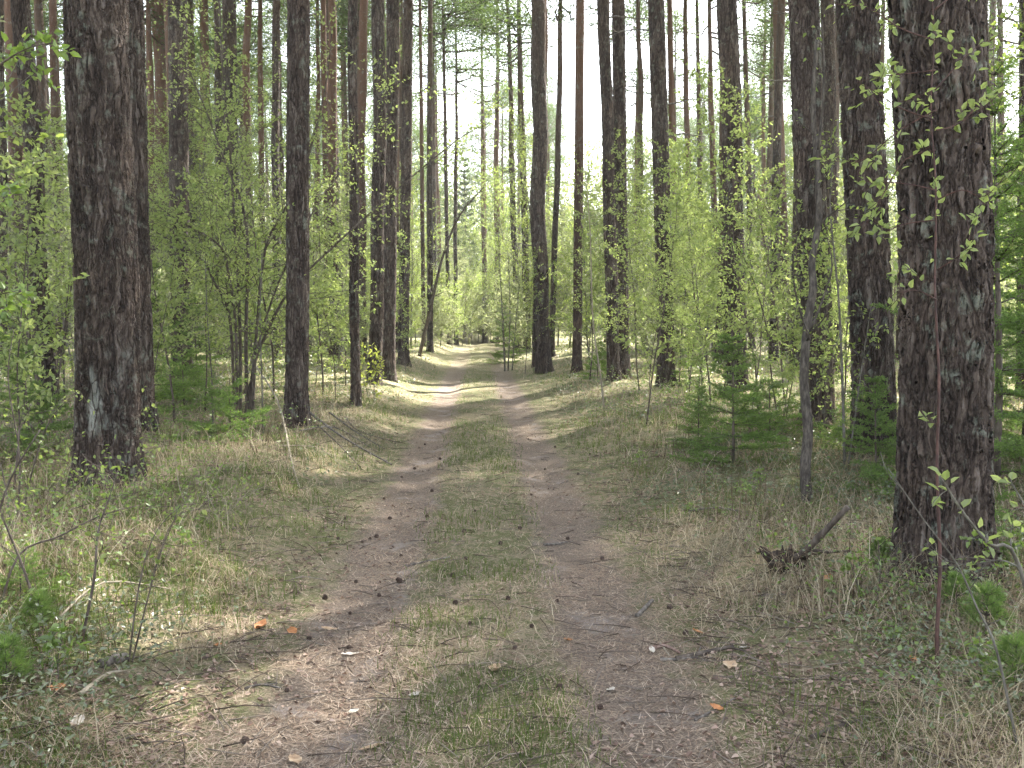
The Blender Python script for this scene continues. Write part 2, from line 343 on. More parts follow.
# ------------------------------------------------------------------ pines
def pine_crown_geo(seed, H=9.0, spread=2.6, limbs=34, tufts=11000):
    r = np.random.default_rng(seed); g = Geo(); P = []; 
    for k in range(limbs):
        f = r.random() ** 0.8; z0 = 0.2 + f * (H - 0.6); az = r.random() * 6.283
        Lb = spread * (0.35 + 0.75 * math.sin(math.pi * min(1, (0.25 + 0.72 * f)))) * (0.6 + 0.6 * r.random())
        el = R(-8 + 45 * f + r.normal() * 10); pts = []; p = np.array([0, 0, z0]); d = np.array([math.cos(az) * math.cos(el), math.sin(az) * math.cos(el), math.sin(el)])
        for s in range(6):
            pts.append(p.copy()); p = p + d * Lb / 5; d = norm(d + r.normal(size=3) * 0.18 + np.array([0, 0, 0.06]))
        g.tube(pts, np.linspace(0.045, 0.008, 6) * (0.7 + 0.5 * (1 - f)), 4)
        for c in range(r.integers(4, 8)):
            tt = 0.35 + 0.65 * r.random(); ii = min(4, int(tt * 5)); base = pts[ii] + (pts[ii + 1] - pts[ii]) * (tt * 5 - ii)
            tip = base + r.normal(size=3) * np.array([.45, .45, .18]) + np.array([0, 0, .12]); g.tube([base, (base + tip) / 2 + r.normal(size=3) * .04, tip], [.012, .009, .004], 3)
            P.append((tip, 0.28 + 0.26 * r.random()))
    n = tufts // len(P); nd = []; pos = []
    for c, s in P:
        q = r.normal(size=(n, 3)) * np.array([s, s, s * 0.5]); pos.append(c + q); nd.append(norm(q + r.normal(size=(n, 3)) * 0.25 + np.array([0, 0, 0.15])))
    pos = np.vstack(pos); nd = np.vstack(nd); m = len(pos)
    V, F = leaf_quads(pos, nd, r.normal(size=(m, 3)), r.uniform(.12, .26, m), r.uniform(.025, .055, m), rich=False)
    n2 = Geo(); n2.add(V, F); return g, n2
CROWNS = []
for s in range(6):
    lg, ng = pine_crown_geo(100 + s, 8.0 + s * 0.6, 2.5 + 0.25 * (s % 3))
    CROWNS.append((lg.mesh('branches', True), ng.mesh('crown', False)))

def trunk_mesh(base, slope, r0, H, seed, hv, near):
    """tapered bole, straight lean inside the visible height hv, root flare, slight sweep; local coords about base"""
    r = np.random.default_rng(seed); 
    if near: sides, zs = near[0], np.concatenate([np.arange(-0.15, hv, near[1]), np.linspace(hv, H, 24)])
    else: sides, zs = 16, np.concatenate([np.linspace(-0.15, 1.2, 9), np.linspace(1.6, H, 26)])
    lean = np.where(zs < hv, slope * zs, slope * hv + slope * 0.3 * (zs - hv))
    a1, a2, ph = r.normal() * .03, r.normal() * .03, r.random() * 6
    cx = lean + a1 * np.sin(zs * .55 + ph) + 0.5 * a1 * np.sin(zs * 1.7 + ph); cyy = a2 * np.sin(zs * .5 + ph) + r.normal() * .004 * zs
    cx -= cx[np.argmin(abs(zs))]; cyy -= cyy[np.argmin(abs(zs))]
    rad = r0 * (1.04 - 0.10 * np.clip(zs, 0, 9) / 9) * np.where(zs > 9, np.clip(1 - (zs - 9) / (H - 8.7), .03, 1) ** .7, 1) + r0 * .32 * np.exp(-np.clip(zs, 0, 9) / .22)
    th = np.linspace(0, 2 * np.pi, sides, endpoint=False); lob = r.normal(size=3); p3 = r.random(3) * 6.28
    flare = np.exp(-np.clip(zs, 0, 9) / .4)[:, None]
    ang = 1 + flare * (.12 * lob[0] * np.sin(3 * th + p3[0]) + .08 * lob[1] * np.sin(5 * th + p3[1]))[None] + .025 * np.sin(2 * th + p3[2])[None]
    V = np.stack([cx[:, None] + rad[:, None] * ang * np.cos(th), cyy[:, None] + rad[:, None] * ang * np.sin(th), np.repeat(zs[:, None], sides, 1)], -1)
    m = len(zs); i = np.arange(m - 1)[:, None] * sides; j = np.arange(sides)[None]; j2 = (j + 1) % sides
    F = np.stack([i + j, i + j2, i + sides + j2, i + sides + j], -1).reshape(-1, 4)
    return np_mesh('trunk', V.reshape(-1, 3), F, True), (lambda z: (float(np.interp(z, zs, cx)), float(np.interp(z, zs, cyy)), float(np.interp(z, zs, rad))))

def dead_branch(t, axisf, z, az, L, up, seed, mat='dead_wood'):
    r = np.random.default_rng(seed); x, y, rr = axisf(z); g = Geo()
    d = np.array([math.cos(az), math.sin(az), up]); d = d / np.linalg.norm(d); p = np.array([x, y, z]) + d * rr * .8; pts = [p]
    for k in range(5):
        p = p + d * L / 5; d = norm(d + r.normal(size=3) * .16 + np.array([0, 0, -.03])); pts.append(p)
    r0 = 0.010 + 0.012 * min(1, L); g.tube(pts, np.linspace(r0, r0 * .3, 6), 5)
    if L > .5:
        for k in (2, 3, 4):
            if r.random() < .7:
                e = norm(d + r.normal(size=3) * .7); g.tube([pts[k], pts[k] + e * L * .16, pts[k] + e * L * .32 + np.array([0, 0, -.02])], [r0 * .45, r0 * .3, r0 * .15], 4)
    g.build('dead_branch', M[mat], t)

PINES = []
def pine(xt, xb, yb, wpx, label, D=None, mat=None, H=None, near=None, nbr=0, crown=None, csc=1.0, group=None):
    """xt: picture column at the top edge, xb/yb: foot, wpx: thickness -> a real trunk at its own distance"""
    if D is None: p = ground(xb, yb)
    else:
        q = at(xb, 315, D); p = Vector((q.x, D, hz(q.x, D)))
    D = p.y; top = at(xt, 0, D); slope = (top.x - p.x) / (top.z - p.z); slope = max(-.09, min(.09, slope))
    seed = int(xt * 7 + xb * 13) % 99991; r = np.random.default_rng(seed)
    r0 = wpx * D / FPX / 2; H = H or (21 + 5 * r.random()); hv = min(H * .8, 1.9 + 320 * D / FPX)
    if near is None and D < 30: near = (72, .035)
    mname = mat or ('bark_near' if D < 11 else 'bark_mid' if D < 30 else 'bark_far')
    t = thing('pine_tree', label, 'tree', p, group)
    me, ax = trunk_mesh(p, slope, r0, H, seed, hv, near); link('trunk', me, M[mname], t)
    k = crown if crown is not None else seed % len(CROWNS); cz = H - (8.0 + k * .6) * csc
    x, y, _ = ax(cz); rz = r.random() * 6.28
    limbs = link('branch_work', CROWNS[k][0], M['bark_red'], t); lv = link('crown', CROWNS[k][1], M['needle_pine'], t)
    limbs.name = 'limb'
    for o in (limbs, lv): o.location = (x, y, cz); o.rotation_euler = (0, 0, rz); o.scale = (csc, csc, csc)
    for b in range(nbr):
        z = 1.2 + (hv - 1.2) * (b + r.random()) / nbr; dead_branch(t, ax, z, r.choice([0, math.pi]) + r.normal() * .7, .12 + .9 * r.random() * min(1, D / 20), -.05 + .25 * r.random(), seed + b)
    PINES.append((p, r0, wpx, label)); return t

L_ = [
 # xt, xb, yb, w, label, kwargs
 (925, 945, 575, 84, 'thickest pine of all, deeply furrowed dark bark, standing nearest the track', dict(near=(260, .014))),
 (88, 108, 484, 58, 'thick scaly pine with pale lichen patch near its foot, behind leafy twigs', dict(near=(220, .016), mat='bark_patch')),
 (858, 877, 455, 39, 'stout dark pine half hidden behind the thickest trunk', dict(csc=1.15, H=24, near=(160, .02))),
 (799, 819, 425, 29, 'dark pine with a thin grey gnarled sapling growing up its front', dict(csc=1.15, H=24, near=(130, .022))),
 (128, 141, 430, 25, 'dark pine close behind the thick lichen patched trunk', dict(near=(120, .025))),
 (35, 50, 415, 17, 'grey pine with smooth looking bole at the frame edge beyond the lichen patched pine', dict()),
 (54, 60, 372, 7, 'thin reddish pine just beyond the grey pine at the frame edge', dict(mat='bark_red')),
 (160, 161, 352, 12, 'sun flecked reddish pine behind the young spruce by the dark pine', dict(mat='bark_red')),
 (179, 181, 377, 18, 'straight grey brown pine rising out of the low spruce thicket', dict()),
 (216, 218, 360, 7, 'narrow pine seen through the first stems of the hazel clump', dict()),
 (230, 233, 357, 14, 'medium pine directly behind the hazel clump', dict()),
 (247, 247, 352, 8, 'thin reddish pine behind the hazel clump, beside the medium one', dict(mat='bark_red')),
 (260, 262, 350, 6, 'slim pine just past the hazel clump', dict(mat='bark_red')),
 (277, 277, 360, 8, 'slim grey pine just behind the broad flared pine on the bank', dict()),
 (294, 296, 424, 22, 'dark pine with flared foot on the bare sunlit bank', dict(near=(110, .028))),
 (307, 309, 350, 5, 'pole thin pine showing just past the flared pine', dict()),
 (318, 320, 348, 5, 'second pole thin pine past the flared pine', dict(mat='bark_red')),
 (330, 338, 357, 10, 'medium grey pine between the flared pine and the tight cluster', dict()),
 (355, 356, 405, 9, 'slender dark pine at the front of the tight cluster, by the yellow sapling', dict()),
 (366, 362, 362, 9, 'reddish pine inside the tight cluster', dict(mat='bark_red')),
 (376, 374, 384, 13, 'thick dark pine of the tight cluster, first of the touching pair', dict()),
 (391, 389, 380, 13, 'thick dark pine of the tight cluster, second of the touching pair', dict()),
 (398, 398, 352, 5, 'thin orange barked pine behind the touching pair', dict(mat='bark_red')),
 (408, 403, 365, 10, 'lone straight dark pine at the path side end of the tight cluster', dict()),
 (430, 430, 352, 6, 'slim dark pine beside the leaning bare stem', dict()),
 (443, 449, 345, 4, 'very thin pine over the path end', dict()),
 (457, 456, 345, 4, 'very thin pine over the path end, next to the first', dict()),
 (481, 485, 343, 5, 'thin orange pine standing where the path vanishes', dict(mat='bark_red')),
 (496, 496, 343, 6, 'thin reddish pine just beyond the vanishing path', dict(mat='bark_red')),
 (508, 518, 348, 6, 'slim dark pine of the pair before the dark path side pine', dict()),
 (518, 527, 350, 7, 'slightly thicker pine of the pair before the dark path side pine', dict()),
 (536, 545, 373, 15, 'dark straight pine right on the far path edge', dict(nbr=2)),
 (543, 537, 366, 8, 'reddish pine tucked behind the dark path edge pine', dict(mat='bark_red')),
 (561, 552, 355, 6, 'slim pine leaning over towards its crown beside the path edge pine', dict()),
 (580, 577, 372, 9, 'straight reddish pine alone between two dark ones', dict(mat='bark_red', nbr=3)),
 (601, 614, 380, 12, 'reddish half of the twin pines over the small spruce', dict(nbr=3)),
 (618, 623, 378, 13, 'dark half of the twin pines over the small spruce', dict(nbr=4)),
 (656, 667, 387, 16, 'dark knobbly pine with short dead branch stubs', dict(csc=.95, H=25, nbr=7)),
 (669, 676, 352, 7, 'reddish pine seen just past the knobbly stubbed pine', dict(mat='bark_red', nbr=2)),
 (684, 690, 350, 6, 'thin reddish pine some way past the knobbly stubbed pine', dict(mat='bark_red')),
 (708, 716, 350, 6, 'thin orange pine in front of the bright sky gap', dict(mat='bark_red')),
 (726, 736, 392, 20, 'straight dark pine rising from behind the path side spruce', dict(csc=.9, H=25, nbr=2)),
 (744, 752, 350, 6, 'thin dark pine just past the pine above the path side spruce', dict()),
 (776, 786, 354, 10, 'reddish medium pine behind the gnarled sapling', dict(mat='bark_red')),
 (828, 834, 372, 14, 'grey pine between the gnarled sapling and the half hidden stout pine', dict(csc=1.35, H=24, )),
 (982, 984, 440, 19, 'grey pine behind the tall young spruce', dict(csc=1.35, H=24, )),
 (999, 1004, 352, 7, 'thin pine beyond the tall young spruce', dict()),
 (1021, 1026, 400, 16, 'pine cut by the frame beside the tall young spruce', dict()),
 (10, 14, 352, 5, 'thin reddish pine at the very frame edge', dict(mat='bark_red')),
 (0, 4, 370, 8, 'dark pine cut by the frame edge behind bushes', dict()),
 (147, 149, 352, 4, 'pole thin pine between the dark pine and the sun flecked one', dict()),
 (420, 424, 346, 4, 'pole thin pine between the lone straight pine and the leaning stem', dict(mat='bark_red')),
 (640, 645, 350, 6, 'slim pine between the twin pines and the knobbly one', dict()),
 (697, 703, 346, 5, 'thin dark pine beside the bright sky gap', dict()),
]
for (xt, xb, yb, wp, lab, kw) in L_: pine(xt, xb, yb, wp, lab, **kw)

# random pines farther back: copies of six prototypes
protos = []
def where_words(px, D):
    c = min(PINES[:48], key=lambda q: abs(proj(q[0])[0] - px) + 0.15 * abs(q[0].y - 25))
    return c[3]
SHORT = [('thickest pine', 'the thickest trunk'), ('lichen patch near', 'the lichen patched pine')]
ANCH = [(90, 'the lichen patched pine'), (180, 'the low spruce thicket'), (240, 'the hazel clump'), (296, 'the flared pine on the bank'), (335, 'the medium grey pine'),
        (383, 'the tight pine cluster'), (430, 'the leaning bare stem'), (478, 'the end of the path'), (545, 'the path edge pine'), (618, 'the twin pines'),
        (664, 'the knobbly stubbed pine'), (733, 'the path side spruce'), (815, 'the gnarled sapling'), (870, 'the half hidden stout pine'), (930, 'the thickest pine'), (990, 'the tall young spruce')]
def anchor(px):
    return min(ANCH, key=lambda a: abs(a[0] - px))[1]
def proto_pine(k):
    r = np.random.default_rng(900 + k); H = 19 + 1.2 * k
    t = thing('pine_tree', 'x', 'tree', (0, 0, 0))
    me, ax = trunk_mesh(None, r.normal() * .012, .13 + .012 * k, H, 900 + k, 16, None); link('trunk', me, M['bark_red' if k % 2 else 'bark_far'], t)
    cz = H - (8.0 + k * .6) * .9; x, y, _ = ax(cz)
    for nm, me, mt in (('limb', CROWNS[k][0], 'bark_red'), ('crown', CROWNS[k][1], 'needle_pine')):
        o = link(nm, me, M[mt], t); o.location = (x, y, cz); o.scale = (.9, .9, .9)
    for b in range(3): dead_branch(t, ax, 4 + 2.2 * b + r.random(), r.random() * 6.28, .5 + r.random(), .1, 40 * k + b)
    return t
protos = [proto_pine(k) for k in range(6)]
used = [False] * 6; taken = [(q[0].x, q[0].y) for q in PINES]
def place_pine(x, y, sc, label, group):
    k = random.randrange(6); rz = random.random() * 6.28; z = hz(x, y); scl = (sc * random.uniform(.8, 1.15), ) * 2 + (sc,)
    if not used[k]:
        used[k] = True; o = protos[k]; o.location = (x, y, z); o.rotation_euler = (0, 0, rz); o.scale = scl; o['label'] = label; o['group'] = group
    else: copy_thing(protos[k], (x, y, z), rz, scl, label, group)
    taken.append((x, y))
for (x, y) in [(7.6, 9.6), (9.4, 12.2), (11.2, 15.6), (12.4, 11.4), (12.9, 18.4), (14.8, 14.6), (15.8, 20.6), (10.2, 4.2), (14.2, 9.0), (18.0, 17.5), (8.4, 14.2), (10.6, 18.2), (6.4, 8.9), (-7.6, 9.0), (-10.0, 13.5), (-6.8, 4.5)]:  # right-hand pines added out of view so their crowns shade the foreground
    place_pine(x, y, 1.0, 'unseen slender pine added beside the thickest pine to shade the track' if x > 0 else 'slender pine just outside the frame beside the lichen patched pine', 'slender pines in the far stand')
for (x, y) in [(10.6, 22.9), (12.6, 27.0)]:  # trunks hidden; added to put crowns between sun and near track
    place_pine(x, y, 1.12, 'slender pine added behind the thickest pine to shade the track, nearly hidden', 'slender pines in the far stand')
cnt = 0; tries = 0
while cnt < 32 and tries < 4000:
    tries += 1; y = random.uniform(26, 60); px = random.uniform(-10, 440); x = (px - 512) / FPX * y
    if abs(float(lane(x, y))) < 2.8 or any((x - a) ** 2 + (y - b) ** 2 < 2.0 for a, b in taken): continue
    place_pine(x, y, random.uniform(.85, 1.1), f'slender straight pine {"some way behind" if y < 45 else "far behind"} {anchor(px)}', 'slender pines in the far stand'); cnt += 1
cnt = 0; tries = 0
while cnt < 170 and tries < 9000:
    tries += 1
    y = 27 + 80 * random.random() ** 0.85; x = random.uniform(-.60, .60) * y
    if abs(float(lane(x, y))) < 2.6 and y < 62: continue
    if y < 78 and 430 < 512 + FPX * x / y < 720 and random.random() < .5: continue
    if any((x - a) ** 2 + (y - b) ** 2 < 2.3 ** 2 for a, b in taken): continue
    px, _ = proj(Vector((x, y, 3)))
    if px < -30 or px > 1060: continue
    dep = 'some way behind' if y < 52 else 'far behind' if y < 80 else 'at the hazy limit of view behind'
    place_pine(x, y, random.uniform(.75, 1.1) if y > 50 else random.uniform(1.0, 1.2), f'slender straight pine {dep} {anchor(px)}', 'slender pines in the far stand'); cnt += 1

# ------------------------------------------------------------------ broadleaf saplings and shrubs
def wander(p0, d0, L, n, r, jit=.12, pull=(0, 0, .04)):
    p = np.array(p0, float); d = np.array(d0, float); d /= np.linalg.norm(d); out = [p.copy()]
    for k in range(n):
        p = p + d * L / n; d = norm(d + r.normal(size=3) * jit + np.array(pull)); out.append(p.copy())
    return out
def twig_leaves(pts, r, lp, step, size, start=.15, bunch=2):
    """hang leaves along a polyline"""
    P = np.array(pts); seg = np.linalg.norm(np.diff(P, axis=0), axis=1); tot = seg.sum(); cs = np.concatenate([[0], np.cumsum(seg)])
    s = tot * start
    while s < tot:
        k = min(len(seg) - 1, np.searchsorted(cs, s) - 1); k = max(k, 0); p = P[k] + (P[k + 1] - P[k]) * ((s - cs[k]) / (seg[k] + 1e-9))
        for b in range(r.integers(1, bunch + 1)):
            d = norm((P[k + 1] - P[k]) / (seg[k] + 1e-9) * .5 + r.normal(size=3) * .75 + np.array([0, 0, .15]))
            lp.append((p, d, size * r.uniform(.6, 1.15)))
        s += step * r.uniform(.5, 1.5)
def leaves_mesh(lp, r, rich, wr=.62, name='foliage'):
    P = np.array([a[0] for a in lp]); D = np.array([a[1] for a in lp]); S = np.array([a[2] for a in lp]); n = len(P)
    nrm = r.normal(size=(n, 3)) * .6 + np.array([0, 0, 1.0])
    V, F = leaf_quads(P + D * .012, D, nrm, S, S * wr * r.uniform(.8, 1.15, n), .18, rich); g = Geo(); g.add(V, F); return g.mesh(name, False)
def sapling_geo(seed, H, r0, nbr, size, lean=.05, leafstep=.07, spread=.9, low=.2, sub=3):
    r = np.random.default_rng(seed); g = Geo(); lp = []
    st = wander((0, 0, -.05), (r.normal() * lean, r.normal() * lean, 1), H, 12, r, .05, (0, 0, .03))
    g.tube(st, np.linspace(r0, r0 * .15, 13), 6)
    for b in range(nbr):
        f = low + (1 - low) * (b + r.random()) / nbr; k = min(11, int(f * 12)); p = st[k] + (st[k + 1] - st[k]) * (f * 12 - k)
        az = b * 2.4 + r.random(); el = .35 + .5 * r.random(); L = spread * (1.15 - f * .8) * r.uniform(.6, 1.2)
        br = wander(p, (math.cos(az) * math.cos(el), math.sin(az) * math.cos(el), math.sin(el)), L, 6, r, .14, (0, 0, .0))
        rb = r0 * .38 * (1 - f * .6); g.tube(br, np.linspace(rb, rb * .2, 7), 4); twig_leaves(br, r, lp, leafstep, size, .42)
        for s in range(sub):
            kk = r.integers(1, 6); e = norm(br[kk] - br[kk - 1] + r.normal(size=3) * .6); tw = wander(br[kk], e, L * r.uniform(.25, .5), 3, r, .15, (0, 0, -.01))
            g.tube(tw, np.linspace(rb * .4, rb * .12, 4), 3); twig_leaves(tw, r, lp, leafstep * .8, size, .1)
    twig_leaves(st[9:], r, lp, leafstep, size, .1)
    return g, lp, r
def make_sapling(label, loc, seed, H, r0, nbr, size, leaf='leaf_far', stem='stem_grey', rich=False, name='sapling', cat='sapling', group=None, rz=0, **kw):
    g, lp, r = sapling_geo(seed, H, r0, nbr, size, **kw); t = thing(name, label, cat, loc, group, rz)
    g.build('stem', M[stem], t); link('foliage', leaves_mesh(lp, r, rich), M[leaf], t); return t
sp_protos = []
for k in range(10):
    H = [3.2, 4.5, 6.0, 7.5, 2.4, 5.2, 8.5, 3.8, 6.6, 4.0][k]
    sp_protos.append(make_sapling('x', (0, 0, 0), 300 + k, H, .010 + .004 * H, int(28 + 10 * H), .068, leafstep=.046, leaf='leaf_far' if k % 3 else 'leaf_young',
                                  spread=.85 + .20 * H, low=.12, sub=4, lean=.07))
sp_used = [False] * 10; spots = []
def place_sapling(x, y, k, sc, label, group):
    z = hz(x, y); rz = random.random() * 6.28
    if not sp_used[k]:
        sp_used[k] = True; o = sp_protos[k]; o.location = (x, y, z); o.rotation_euler = (0, 0, rz); o.scale = (sc, sc, sc); o['label'] = label; o['group'] = group
    else: copy_thing(sp_protos[k], (x, y, z), rz, sc, label, group, (random.gauss(0, .05), random.gauss(0, .05)))
cnt = tries = 0
while cnt < 262 and tries < 30000:
    tries += 1
    y = 17 + 61 * random.random() ** 0.80; x = random.uniform(-.60, .60) * y; l = float(lane(x, y))
    if abs(l) < (3.0 if y < 45 else 2.0) and y < 58: continue
    if y < 22 and random.random() < .35: continue
    if any((x - a) ** 2 + (y - b) ** 2 < 1.1 ** 2 for a, b in spots): continue
    px, _ = proj(Vector((x, y, 1)))
    if px < -40 or px > 1070: continue
    spots.append((x, y)); k = random.choice([0, 1, 2, 3, 5, 6, 6, 7, 8, 8, 9, 3, 2])
    if y < 26 and k in (3, 6, 8) : k = 4
    size = 'tall' if k in (3, 6, 8, 2) else 'waist high' if k in (4, 0) else 'mid height'
    dep = 'close behind' if y < 27 else 'behind' if y < 42 else 'well behind' if y < 60 else 'far behind'
    place_sapling(x, y, k, random.uniform(.8, 1.2), f'{size} thin sapling in sparse young leaf {dep} {anchor(px)}', 'young broadleaf saplings under the pines'); cnt += 1
veil = []
vp = [make_sapling('x', (0, 0, 0), 500 + k, [2.6, 3.6, 4.8, 3.0][k], [.009, .012, .016, .010][k], [22, 28, 36, 26][k], .058, leafstep=.046, leaf='leaf_bright', stem='stem_brown', rich=True, name='thin_sapling', spread=[.8, 1.0, 1.3, .9][k], low=.18, sub=4, lean=.06) for k in range(4)]
vused = [False] * 4
for q, (px, y, k, sc, lab) in enumerate([(20, 9.5, 1, 1, 'wispy sapling filling the frame edge below the grey pine'), (62, 13, 2, 1, 'wispy sapling standing between the grey pine and lichen patched pine'), (150, 11.5, 0, 1, 'short wispy sapling beside the foot of the dark pine'), (172, 12.5, 2, 1, 'wispy sapling in front of the straight grey brown pine'),
        (203, 14, 1, 1, 'wispy sapling beside the hazel clump, over the low spruces'), (272, 15, 2, 1.1, 'wispy sapling behind the flared pine'), (322, 16, 2, 1, 'wispy sapling between the flared pine and the medium grey one'), (345, 18, 1, 1, 'wispy sapling just before the medium grey pine'),
        (640, 19, 2, 1, 'wispy sapling between the twin pines and knobbly pine'), (690, 17, 1, 1, 'wispy sapling just past the knobbly pine'), (712, 14.5, 2, .9, 'wispy sapling close before the pine over the path side spruce'), (760, 13, 2, 1, 'wispy sapling between the path side spruce and gnarled sapling'),
        (786, 16, 2, 1.1, 'wispy sapling behind the gnarled sapling'), (845, 12, 1, 1, 'wispy sapling before the half hidden stout pine'), (962, 15, 2, 1, 'wispy sapling just past the thickest pine'),
        (590, 22, 2, 1, 'wispy sapling before the lone reddish pine'), (525, 27, 1, 1, 'wispy sapling on the verge before the path edge pine'), (5, 7.2, 3, .9, 'wispy low sapling at the frame edge by the crossing branches'), (700, 11.8, 0, .8, 'short wispy sapling next to the path side spruce'), (825, 10.2, 3, .8, 'wispy low sapling at the foot of the gnarled sapling'),
        (405, 24, 1, 1, 'wispy sapling by the lone straight pine of the tight cluster'), (110, 17, 2, 1.2, 'wispy sapling behind the lichen patched pine'), (238, 19, 2, 1.2, 'wispy sapling behind the hazel clump')]):
    p = at(px, 320, y); z = hz(p.x, y); rz = random.random() * 6.28
    if not vused[k]:
        vused[k] = True; o = vp[k]; o.location = (p.x, y, z); o.rotation_euler = (0, 0, rz); o.scale = (sc,) * 3; o['label'] = lab; o['group'] = 'wispy saplings near the path'
    else: copy_thing(vp[k], (p.x, y, z), rz, sc, lab, 'wispy saplings near the path', (random.gauss(0, .06), random.gauss(0, .06)))
for q, (x, y, k, sc) in enumerate([(7.4, 11.4, 6, 1.2), (-5.6, 7.0, 3, 1.0), (-6.6, 9.4, 8, 1.0)]):  # right-hand birch added to dapple the near ground and thicken the leaf there
    place_sapling(x, y, k, sc, 'tall leafy young birch added past the frame edge for leaf and dapple' if x > 0 else 'tall leafy young birch at the frame edge by the bushes', 'young broadleaf saplings under the pines')
for q in range(12):
    y = random.uniform(10.5, 21); px = random.choice([random.uniform(0, 350), random.uniform(640, 930)]); p = at(px, 320, y)
    copy_thing(vp[q % 3], (p.x, y, hz(p.x, y)), random.random() * 6.28, random.uniform(.8, 1.15), f'airy thin sapling with bright fresh leaves near {anchor(px)}', 'wispy saplings near the path', (random.gauss(0, .08), random.gauss(0, .08)))
# bushes closing the bend of the path
for q, (px, y, k, sc) in enumerate([(452, 47, 0, 1.0), (462, 52, 9, 1.0), (472, 56, 7, 1.0), (484, 60, 1, .9), (496, 62, 7, 1.1), (440, 44, 4, 1.1), (508, 50, 4, 1.0), (466, 57, 0, 1.1), (478, 58, 9, 1.0), (490, 59, 0, 1.0), (520, 40, 0, .9), (515, 34, 4, 1.1), (528, 45, 9, .9), (432, 38, 4, 1.0), (425, 42, 0, 1.0)]):
    p = at(px, 330, y); place_sapling(p.x, y, k, sc, f'bushy bright green sapling crowding {"the bend where the path vanishes" if y > 46 else "the verge just before the path vanishes"}', 'bushes at the path end')

for q in range(14):
    px = random.uniform(440, 522); y = random.uniform(54, 64); p = at(px, 330, y)
    place_sapling(p.x, y, random.choice([0, 4, 9, 4, 0, 7]), random.uniform(.8, 1.15), 'low leafy bush across the far end of the path', 'bushes at the path end')
for q in range(16):
    px = random.uniform(425, 530); y = random.uniform(60, 80); p = at(px, 330, y)
    if abs(float(lane(p.x, y))) < 1.6 and y < 58: continue
    place_sapling(p.x, y, random.choice([2, 3, 5, 6, 8]), random.uniform(.8, 1.1), 'leafy pale green sapling closing the view beyond the end of the path', 'bushes at the path end')

# distant woods: foliage beyond the stand nobody could count
r = np.random.default_rng(55); n = 300000
yy = r.uniform(84, 135, n); xx = r.uniform(-.75, .75, n) * yy; top = 12 + 10 * vnoise(xx, yy, 6.0); zz = top * r.random(n) ** 1.5
g = Geo(); V, F = leaf_quads(np.stack([xx, yy, zz + height(xx, yy)], 1), r.normal(size=(n, 3)), r.normal(size=(n, 3)), r.uniform(.22, .5, n), r.uniform(.14, .3, n), rich=False); g.add(V, F)
tag(g.build('distant_woods', M['leaf_far'], smooth=False), kind='stuff')

n = 330000; yy = r.uniform(78, 135, n); xx = r.uniform(-.75, .75, n) * yy; top = (13 + 13 * vnoise(xx + 40, yy, 5.0)) * (1 - .40 * np.exp(-((xx - .07 * yy) / (.14 * yy)) ** 2)); zz = 3 + (top - 3) * r.random(n) ** .9
g = Geo(); V, F = leaf_quads(np.stack([xx, yy, zz + height(xx, yy)], 1), r.normal(size=(n, 3)), r.normal(size=(n, 3)), r.uniform(.25, .55, n), r.uniform(.06, .16, n), rich=False); g.add(V, F)
tag(g.build('distant_pine_woods', M['needle_pine'], smooth=False), kind='stuff')

# ------------------------------------------------------------------ spruces
def spruce_geo(seed, H, spread, whorls, dens=1.0):
    r = np.random.default_rng(seed); g = Geo(); P = []; D = []
    st = wander((0, 0, -.05), (0, 0, 1), H, 10, r, .015, (0, 0, .05)); g.tube(st, np.linspace(.011 * H ** .8 + .004, .003, 11), 6)
    def needles(a, b, L, dn):
        n = max(2, int(L * 210 * dn)); f = r.random(n)[:, None]; pos = a + (b - a) * f; d = norm((b - a)[None] / (L + 1e-9) * .6 + r.normal(size=(n, 3)) * .55); P.append(pos); D.append(d)
    for wv in range(whorls):
        f = .04 + .94 * (wv / whorls) ** .9; k = min(9, int(f * 10)); p = st[k] + (st[k + 1] - st[k]) * (f * 10 - k)
        L0 = spread * (1 - f) ** .8 + .05
        for b in range(r.integers(4, 7)):
            az = r.random() * 6.283; L = L0 * r.uniform(.65, 1.1); el = -.05 + .55 * f + r.normal() * .12
            br = wander(p, (math.cos(az) * math.cos(el), math.sin(az) * math.cos(el), math.sin(el)), L, 5, r, .06, (0, 0, .02)); g.tube(br, np.linspace(.006, .002, 6) * (H / 2) ** .5, 3)
            for s in range(5): needles(br[s], br[s + 1], L / 5, dens)
            ns = max(2, int(L / .09))
            for s in range(ns):
                ff = .2 + .8 * (s + r.random() * .5) / ns; kk = min(4, int(ff * 5)); q = br[kk] + (br[kk + 1] - br[kk]) * (ff * 5 - kk); ax = norm(br[kk + 1] - br[kk]); side = norm(np.cross(ax, [0, 0, 1]))
                for sg in (-1, 1):
                    tl = L * .42 * (1.1 - ff) + .03; e = norm(ax * .75 + side * sg * .8 + r.normal(size=3) * .12); q2 = q + e * tl; g.tube([q, q2], [.002, .0012], 3); needles(q, q2, tl, dens)
    P = np.vstack(P); D = np.vstack(D); n = len(P); V, F = leaf_quads(P, D, r.normal(size=(n, 3)), r.uniform(.024, .045, n) * (1 if dens > .6 else 1.5), np.full(n, .0075) * (1 if dens > .6 else 1.6), rich=False)
    n2 = Geo(); n2.add(V, F); return g, n2
def make_spruce(label, loc, seed, H, spread, whorls, dens=1.0, group=None):
    g, n2 = spruce_geo(seed, H, spread, whorls, dens); t = thing('young_spruce', label, 'spruce', loc, group)
    g.build('trunk', M['stem_brown'], t); n2.build('foliage', M['needle_spruce'], t, False); return t
def gp(px, D):
    p = at(px, 320, D); return Vector((p.x, D, hz(p.x, D)))
spA = make_spruce('small feathery spruce standing alone beside the path', ground(733, 463), 1, 1.4, .66, 12, 1.0)
